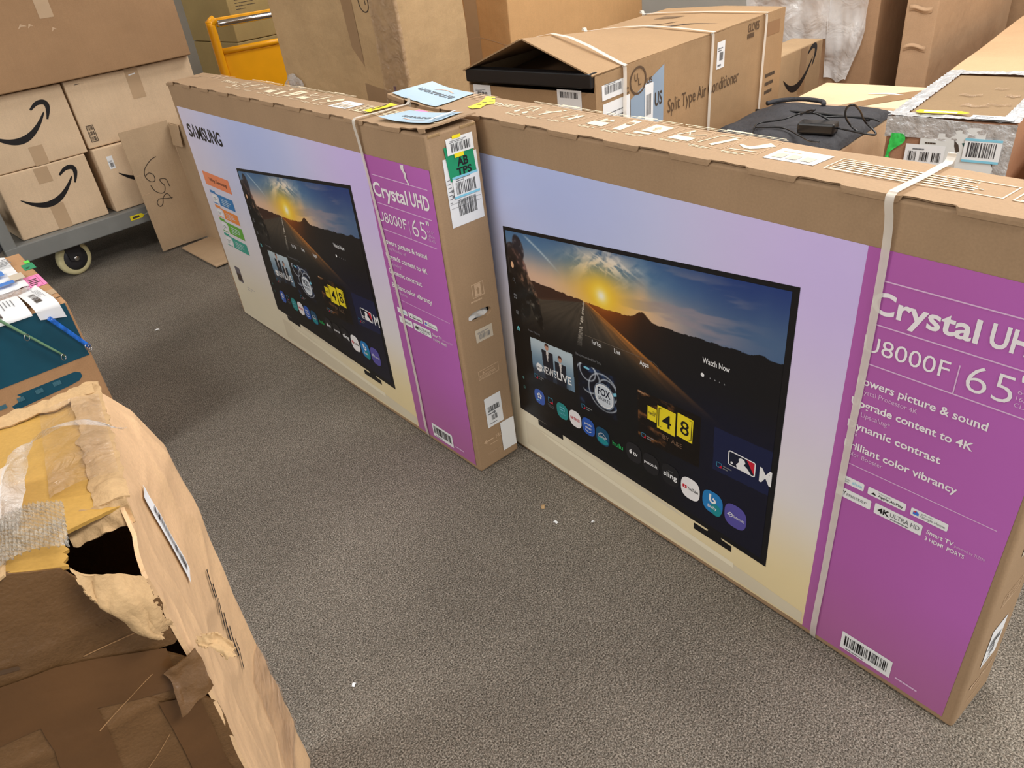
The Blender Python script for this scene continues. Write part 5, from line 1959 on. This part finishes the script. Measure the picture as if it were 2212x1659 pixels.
def fwall(a, b):
    z = DZ * b
    x0 = notch(z)
    x = x0 + (DL - x0) * a ** 1.5
    return front_pt(x / DL, min(front_cut(x) * b, DZ))


m = MB()
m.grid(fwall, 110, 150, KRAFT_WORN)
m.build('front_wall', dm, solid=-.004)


def swall(a, b):
    z = DZ * b
    y0 = .5 * max(0, notch(z) - .006) if z < .72 else 0
    y = y0 + (DW - y0) * a
    z = side_cut(y) * b
    return crumple((bulge(y, z), y, z * (1 + .012 / DZ * a)), .8)


m = MB()
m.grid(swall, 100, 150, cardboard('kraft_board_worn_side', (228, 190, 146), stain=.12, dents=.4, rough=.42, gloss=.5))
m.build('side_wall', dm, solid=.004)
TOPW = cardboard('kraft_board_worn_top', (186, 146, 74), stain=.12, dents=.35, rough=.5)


def twall(a, b):
    y = DW * b
    x0 = max(0, hole_x(y))
    x = x0 + (DL - x0) * a ** 1.4
    return crumple((-x, y, top_z(-x, y)), .55)


m = MB()
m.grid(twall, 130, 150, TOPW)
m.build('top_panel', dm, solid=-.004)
m = MB()
m.grid(lambda a, b: (-DL * a, DW - .002, (DZ + .0) * b * .99), 10, 10, KRAFT_WORN)
m.grid(lambda a, b: (-DL, DW * a, DZ * b), 10, 10, KRAFT_WORN)
m.build('hidden_wall', dm)
m = MB()                                                # crushed light strip along the far and right top edges
m.grid(lambda a, b: Vector((-DL * a, DW + .008 - (.030 + .010 * mnoise.noise(Vector((a * 20, 3, 3)))) * b + .004 * mnoise.noise(Vector((a * 40, 1, 7))), top_z(-DL * a, DW) + .004 + .004 * math.sin(b * math.pi) + .010 * abs(mnoise.noise(Vector((a * 16, b * 1.2, 5)))) + .002 * mnoise.noise(Vector((a * 60, b * 2, 1))))), 260, 14, KRAFT_TORN)
m.build('crushed_edge', dm, solid=.0022)
m = MB()
m.grid(lambda a, b: Vector((.007 + .004 * mnoise.noise(Vector((a * 18, 0, 2))) - (.034 + .010 * mnoise.noise(Vector((a * 9, 4, 2)))) * b, .085 + (DW - .075) * a, top_z(-.01, .085 + (DW - .085) * a) + .003 + .003 * math.sin(b * math.pi) + .008 * abs(mnoise.noise(Vector((a * 7, b * 1.5, 8)))) + .0015 * mnoise.noise(Vector((a * 30, b * 3, 1))))), 180, 16, KRAFT_TORN)
m.build('crushed_edge', dm, solid=.0022)
m = MB()                                                # glossy tape over the right edge
m.grid(lambda a, b: Vector((-.062 + .066 * b, .12 + .19 * a, top_z(-.02, .12 + .19 * a) + .010 + .006 * math.sin(b * math.pi) + .003 * mnoise.noise(Vector((a * 9, b * 6, 3))))), 40, 12, GLOSSFILM)
m.build('packing_tape', dm)
m = MB()                                                # torn ply hanging below the hole
pts_l = [Vector((-.052, -.012, .868)), Vector((-.044, -.030, .838)), Vector((-.030, -.036, .803)), Vector((-.016, -.030, .775))]
pts_r = [Vector((-.004, -.010, .828)), Vector((-.002, -.024, .812)), Vector((.002, -.030, .790)), Vector((.002, -.022, .764))]
sl_, sr_ = spline(pts_l, 8), spline(pts_r, 8)
m.grid(lambda a, b: sl_[int(b * 24)].lerp(sl_[min(24, int(b * 24) + 1)], b * 24 % 1).lerp(sr_[int(b * 24)].lerp(sr_[min(24, int(b * 24) + 1)], b * 24 % 1), a) + Vector((0, -.010 * math.sin(a * math.pi), 0)) + mnoise.noise_vector(Vector((a * 2, b * 2.5, 1))) * .007 + Vector((0, -1, .3)) * (.009 * abs(mnoise.noise(Vector((a * 3 + b * 1.5, b * 2.2, 3))))) + mnoise.noise_vector(Vector((a * 9, b * 9, 3))) * .0010 * (a * 1.0), 40, 48, KRAFT_TORN, keep=lambda a, b: min(a, 1 - a) > .07 * abs(mnoise.noise(Vector((b * 14, a * 2, 1)))) * 2 and b < .90 + .14 * mnoise.noise(Vector((a * 9, 1, 1))))
m.build('torn_ply', dm, solid=.0022)
m = MB()
m.grid(lambda a, b: Vector((-.030 + .036 * a, -.006 - .020 * b * (1 - a * .4), .700 - .05 * b + .012 * a)) + mnoise.noise_vector(Vector((a * 3, b * 3, 12))) * .004, 20, 20, KRAFT_WORN)
m.build('torn_ply', dm, solid=.0022)
m = MB()
m.grid(lambda a, b: Vector((.010 + .030 * a, -.008 + .016 * b - .010 * a, .705 - .028 * a + .020 * b)) + mnoise.noise_vector(Vector((a * 2, b * 2, 22))) * .006 + Vector((.3, -1, 0)) * .006 * abs(mnoise.noise(Vector((a * 3, b * 2.5, 2)))), 24, 20, KRAFT_TORN, keep=lambda a, b: (a - .5) ** 2 + (b - .5) ** 2 < .22 + .12 * mnoise.noise(Vector((a * 7, b * 7, 4))))
m.build('torn_ply', dm, solid=.0022)
m = MB()
m.grid(lambda a, b: Vector((-.056 + .058 * a, .070 + .016 * b + .004 * mnoise.noise(Vector((a * 5, b * 2, 2))), top_z(-.03, .075) - .024 * (1 - b) + .006 * mnoise.noise(Vector((a * 5, b * 2, 7))))), 30, 10, KRAFT_TORN)
m.build('torn_ply', dm, solid=.0022)
# clear tape strip, bubble wrap and paper on the top
m = MB()
tp = spline([Vector((-.094, .058, .878)), Vector((-.080, .110, .900)), Vector((-.066, .165, .905)), Vector((-.045, .192, .895)), Vector((-.012, .212, .880)), Vector((.016, .204, .868))], 8)
m.grid(lambda a, b: tp[int(round(b * 40))] + Vector((-.008 + .016 * a + .003 * mnoise.noise(Vector((b * 20, a * 3, 2))), .008 * (1 - a), .006 * math.sin(a * 3 + b * 9))), 6, 40, FILM2)
m.build('loose_tape_strip', dm)
m = MB()
m.grid(lambda a, b: Vector((-.112 + .066 * a, .004 + .072 * b, top_z(-.08, .03) + .006 + .012 * math.sin(a * 3.1) + .004 * math.sin(a * 62) * math.sin(b * 70))), 60, 60, BUBBLE)
m.build('bubble_wrap', dm)
m = MB()
m.grid(lambda a, b: Vector((-.120 + .024 * a + .010 * b, .080 + .095 * b, top_z(-.11, .12) + .010 + .010 * math.sin(b * 3) + .006 * a)), 6, 12, mat('cream_paper', (226, 206, 184), rough=.6, vary=.04))
m.build('paper_scrap_stuck', dm)
m = MB()
m.grid(lambda a, b: Vector((-.165 + .07 * a, -.010 + .030 * b, top_z(-.15, 0) + .004 + .006 * math.sin(a * 6))), 10, 6, KRAFT_TORN)
m.build('curled_edge', dm, solid=.0022)
# barcode label and marker strokes on the side wall
SW = Print((0, 0, 0), (0, 1, 0), (0, 0, 1), (1, 0, 0), lambda p: crumple((bulge(p.y, p.z), p.y, p.z * (1 + .012 / DZ * p.y / DW)), .8))
m = MB()


def side_sheet(quad, off, nu=8, nv=20):
    p00, p10, p11, p01 = [Vector((a, b, 0)) for a, b in quad]

    def fn(a, b):
        q = (p00 * (1 - a) + p10 * a) * (1 - b) + (p01 * (1 - a) + p11 * a) * b
        return SW.P(q.x, q.y, off)
    return fn


LQ = [(.172, .640), (.198, .640), (.198, .785), (.172, .785)]
m.grid(side_sheet(LQ, .003), 8, 24, WHITE)
lb = m.build('barcode_label', dm)
fs = side_sheet(LQ, .0042)
m = MB()
r5 = random.Random(5)
b0 = .10
while b0 < .80:
    w_ = r5.choice((.008, .012, .02))
    m.grid(lambda a, b, b0=b0, w_=w_: fs(.30 + .42 * a, b0 + w_ * b), 4, 1, INK)
    b0 += w_ + r5.choice((.008, .012))
m.build('barcode', lb)
for k in range(6):
    m = MB()
    m.grid(side_sheet([(.228 + .003 * k, .395 + .028 * k), (.233 + .003 * k, .393 + .028 * k), (.258 + .001 * k, .432 + .028 * k), (.254 + .001 * k, .434 + .028 * k)], .003), 2, 8, INK)
    m.build('marker_stroke', dm)
m = MB()
m.grid(side_sheet([(.20, .10), (.33, .10), (.33, .34), (.25, .34)], .003), 14, 30, GLOSSFILM)
m.build('packing_tape', dm)
# tapes and creases on the front wall
FW_ = Print((0, 0, 0), (1, 0, 0), (0, 0, 1), (0, -1, 0))


def front_sheet(quad, off):
    p00, p10, p11, p01 = [Vector((a, b, 0)) for a, b in quad]

    def fn(a, b):
        q = (p00 * (1 - a) + p10 * a) * (1 - b) + (p01 * (1 - a) + p11 * a) * b
        return front_pt(-q.x / DL, q.y) + Vector((0, -off, 0))
    return fn


WT = mat('brown_tape_worn', (94, 64, 36), rough=.34, vary=.16, scale=10, bump=.3, bscale=20, spec=.5)
for q in ([(-.30, .70), (-.02, .66), (-.015, .72), (-.30, .765)], [(-.17, .42), (-.125, .40), (-.085, .70), (-.13, .72)], [(-.05, .30), (-.015, .30), (-.012, .64), (-.045, .65)]):
    m = MB()
    m.grid(front_sheet(q, .0022), 24, 16, WT)
    m.build('packing_tape', dm)
CRZ = mat('crease_highlight', (160, 122, 82), rough=.6, vary=.2, scale=60)
for q, mt_ in (([(-.190, .765), (-.120, .748), (-.120, .752), (-.190, .772)], INSIDE), ([(-.10, .640), (-.035, .690), (-.035, .6908), (-.10, .6412)], CRZ), ([(-.075, .735), (-.020, .752), (-.020, .7528), (-.075, .7362)], CRZ),
               ([(-.085, .560), (-.050, .600), (-.050, .6008), (-.085, .5612)], CRZ)):
    m = MB()
    m.grid(front_sheet(q, .0024), 16, 1, mt_)
    m.build('crease', dm)

# ------------------------------------------------------------------ scraps on the carpet
for k, (px, py, s, lab) in enumerate(((340, 713, .010, 'white paper scrap on the carpet between the torn carton and the printed remote'), (1173, 1095, .009, 'cream scrap on the carpet, largest below the printed table'),
                                      (1200, 1129, .007, 'tiny white crumb on the carpet beside the cream scrap'), (1281, 1128, .005, 'smallest white speck on the carpet under the printed sunset'), (765, 1480, .006, 'white speck on the open carpet beside the torn carton'))):
    g = at(px, py, 0)
    m = MB()
    m.grid(lambda a, b: (s * (a - .5) * 1.7, s * (b - .5), .0015 + .003 * math.sin(a * 3.1) + .002 * mnoise.noise(Vector((a * 3, b * 3, k)))), 6, 5, WHITE if k != 1 else KRAFT_TORN)
    sc_ = m.build('paper_scrap', None, g, .4 + k, solid=.0012)
    tag(sc_, lab, 'scrap', 'scraps on the carpet')
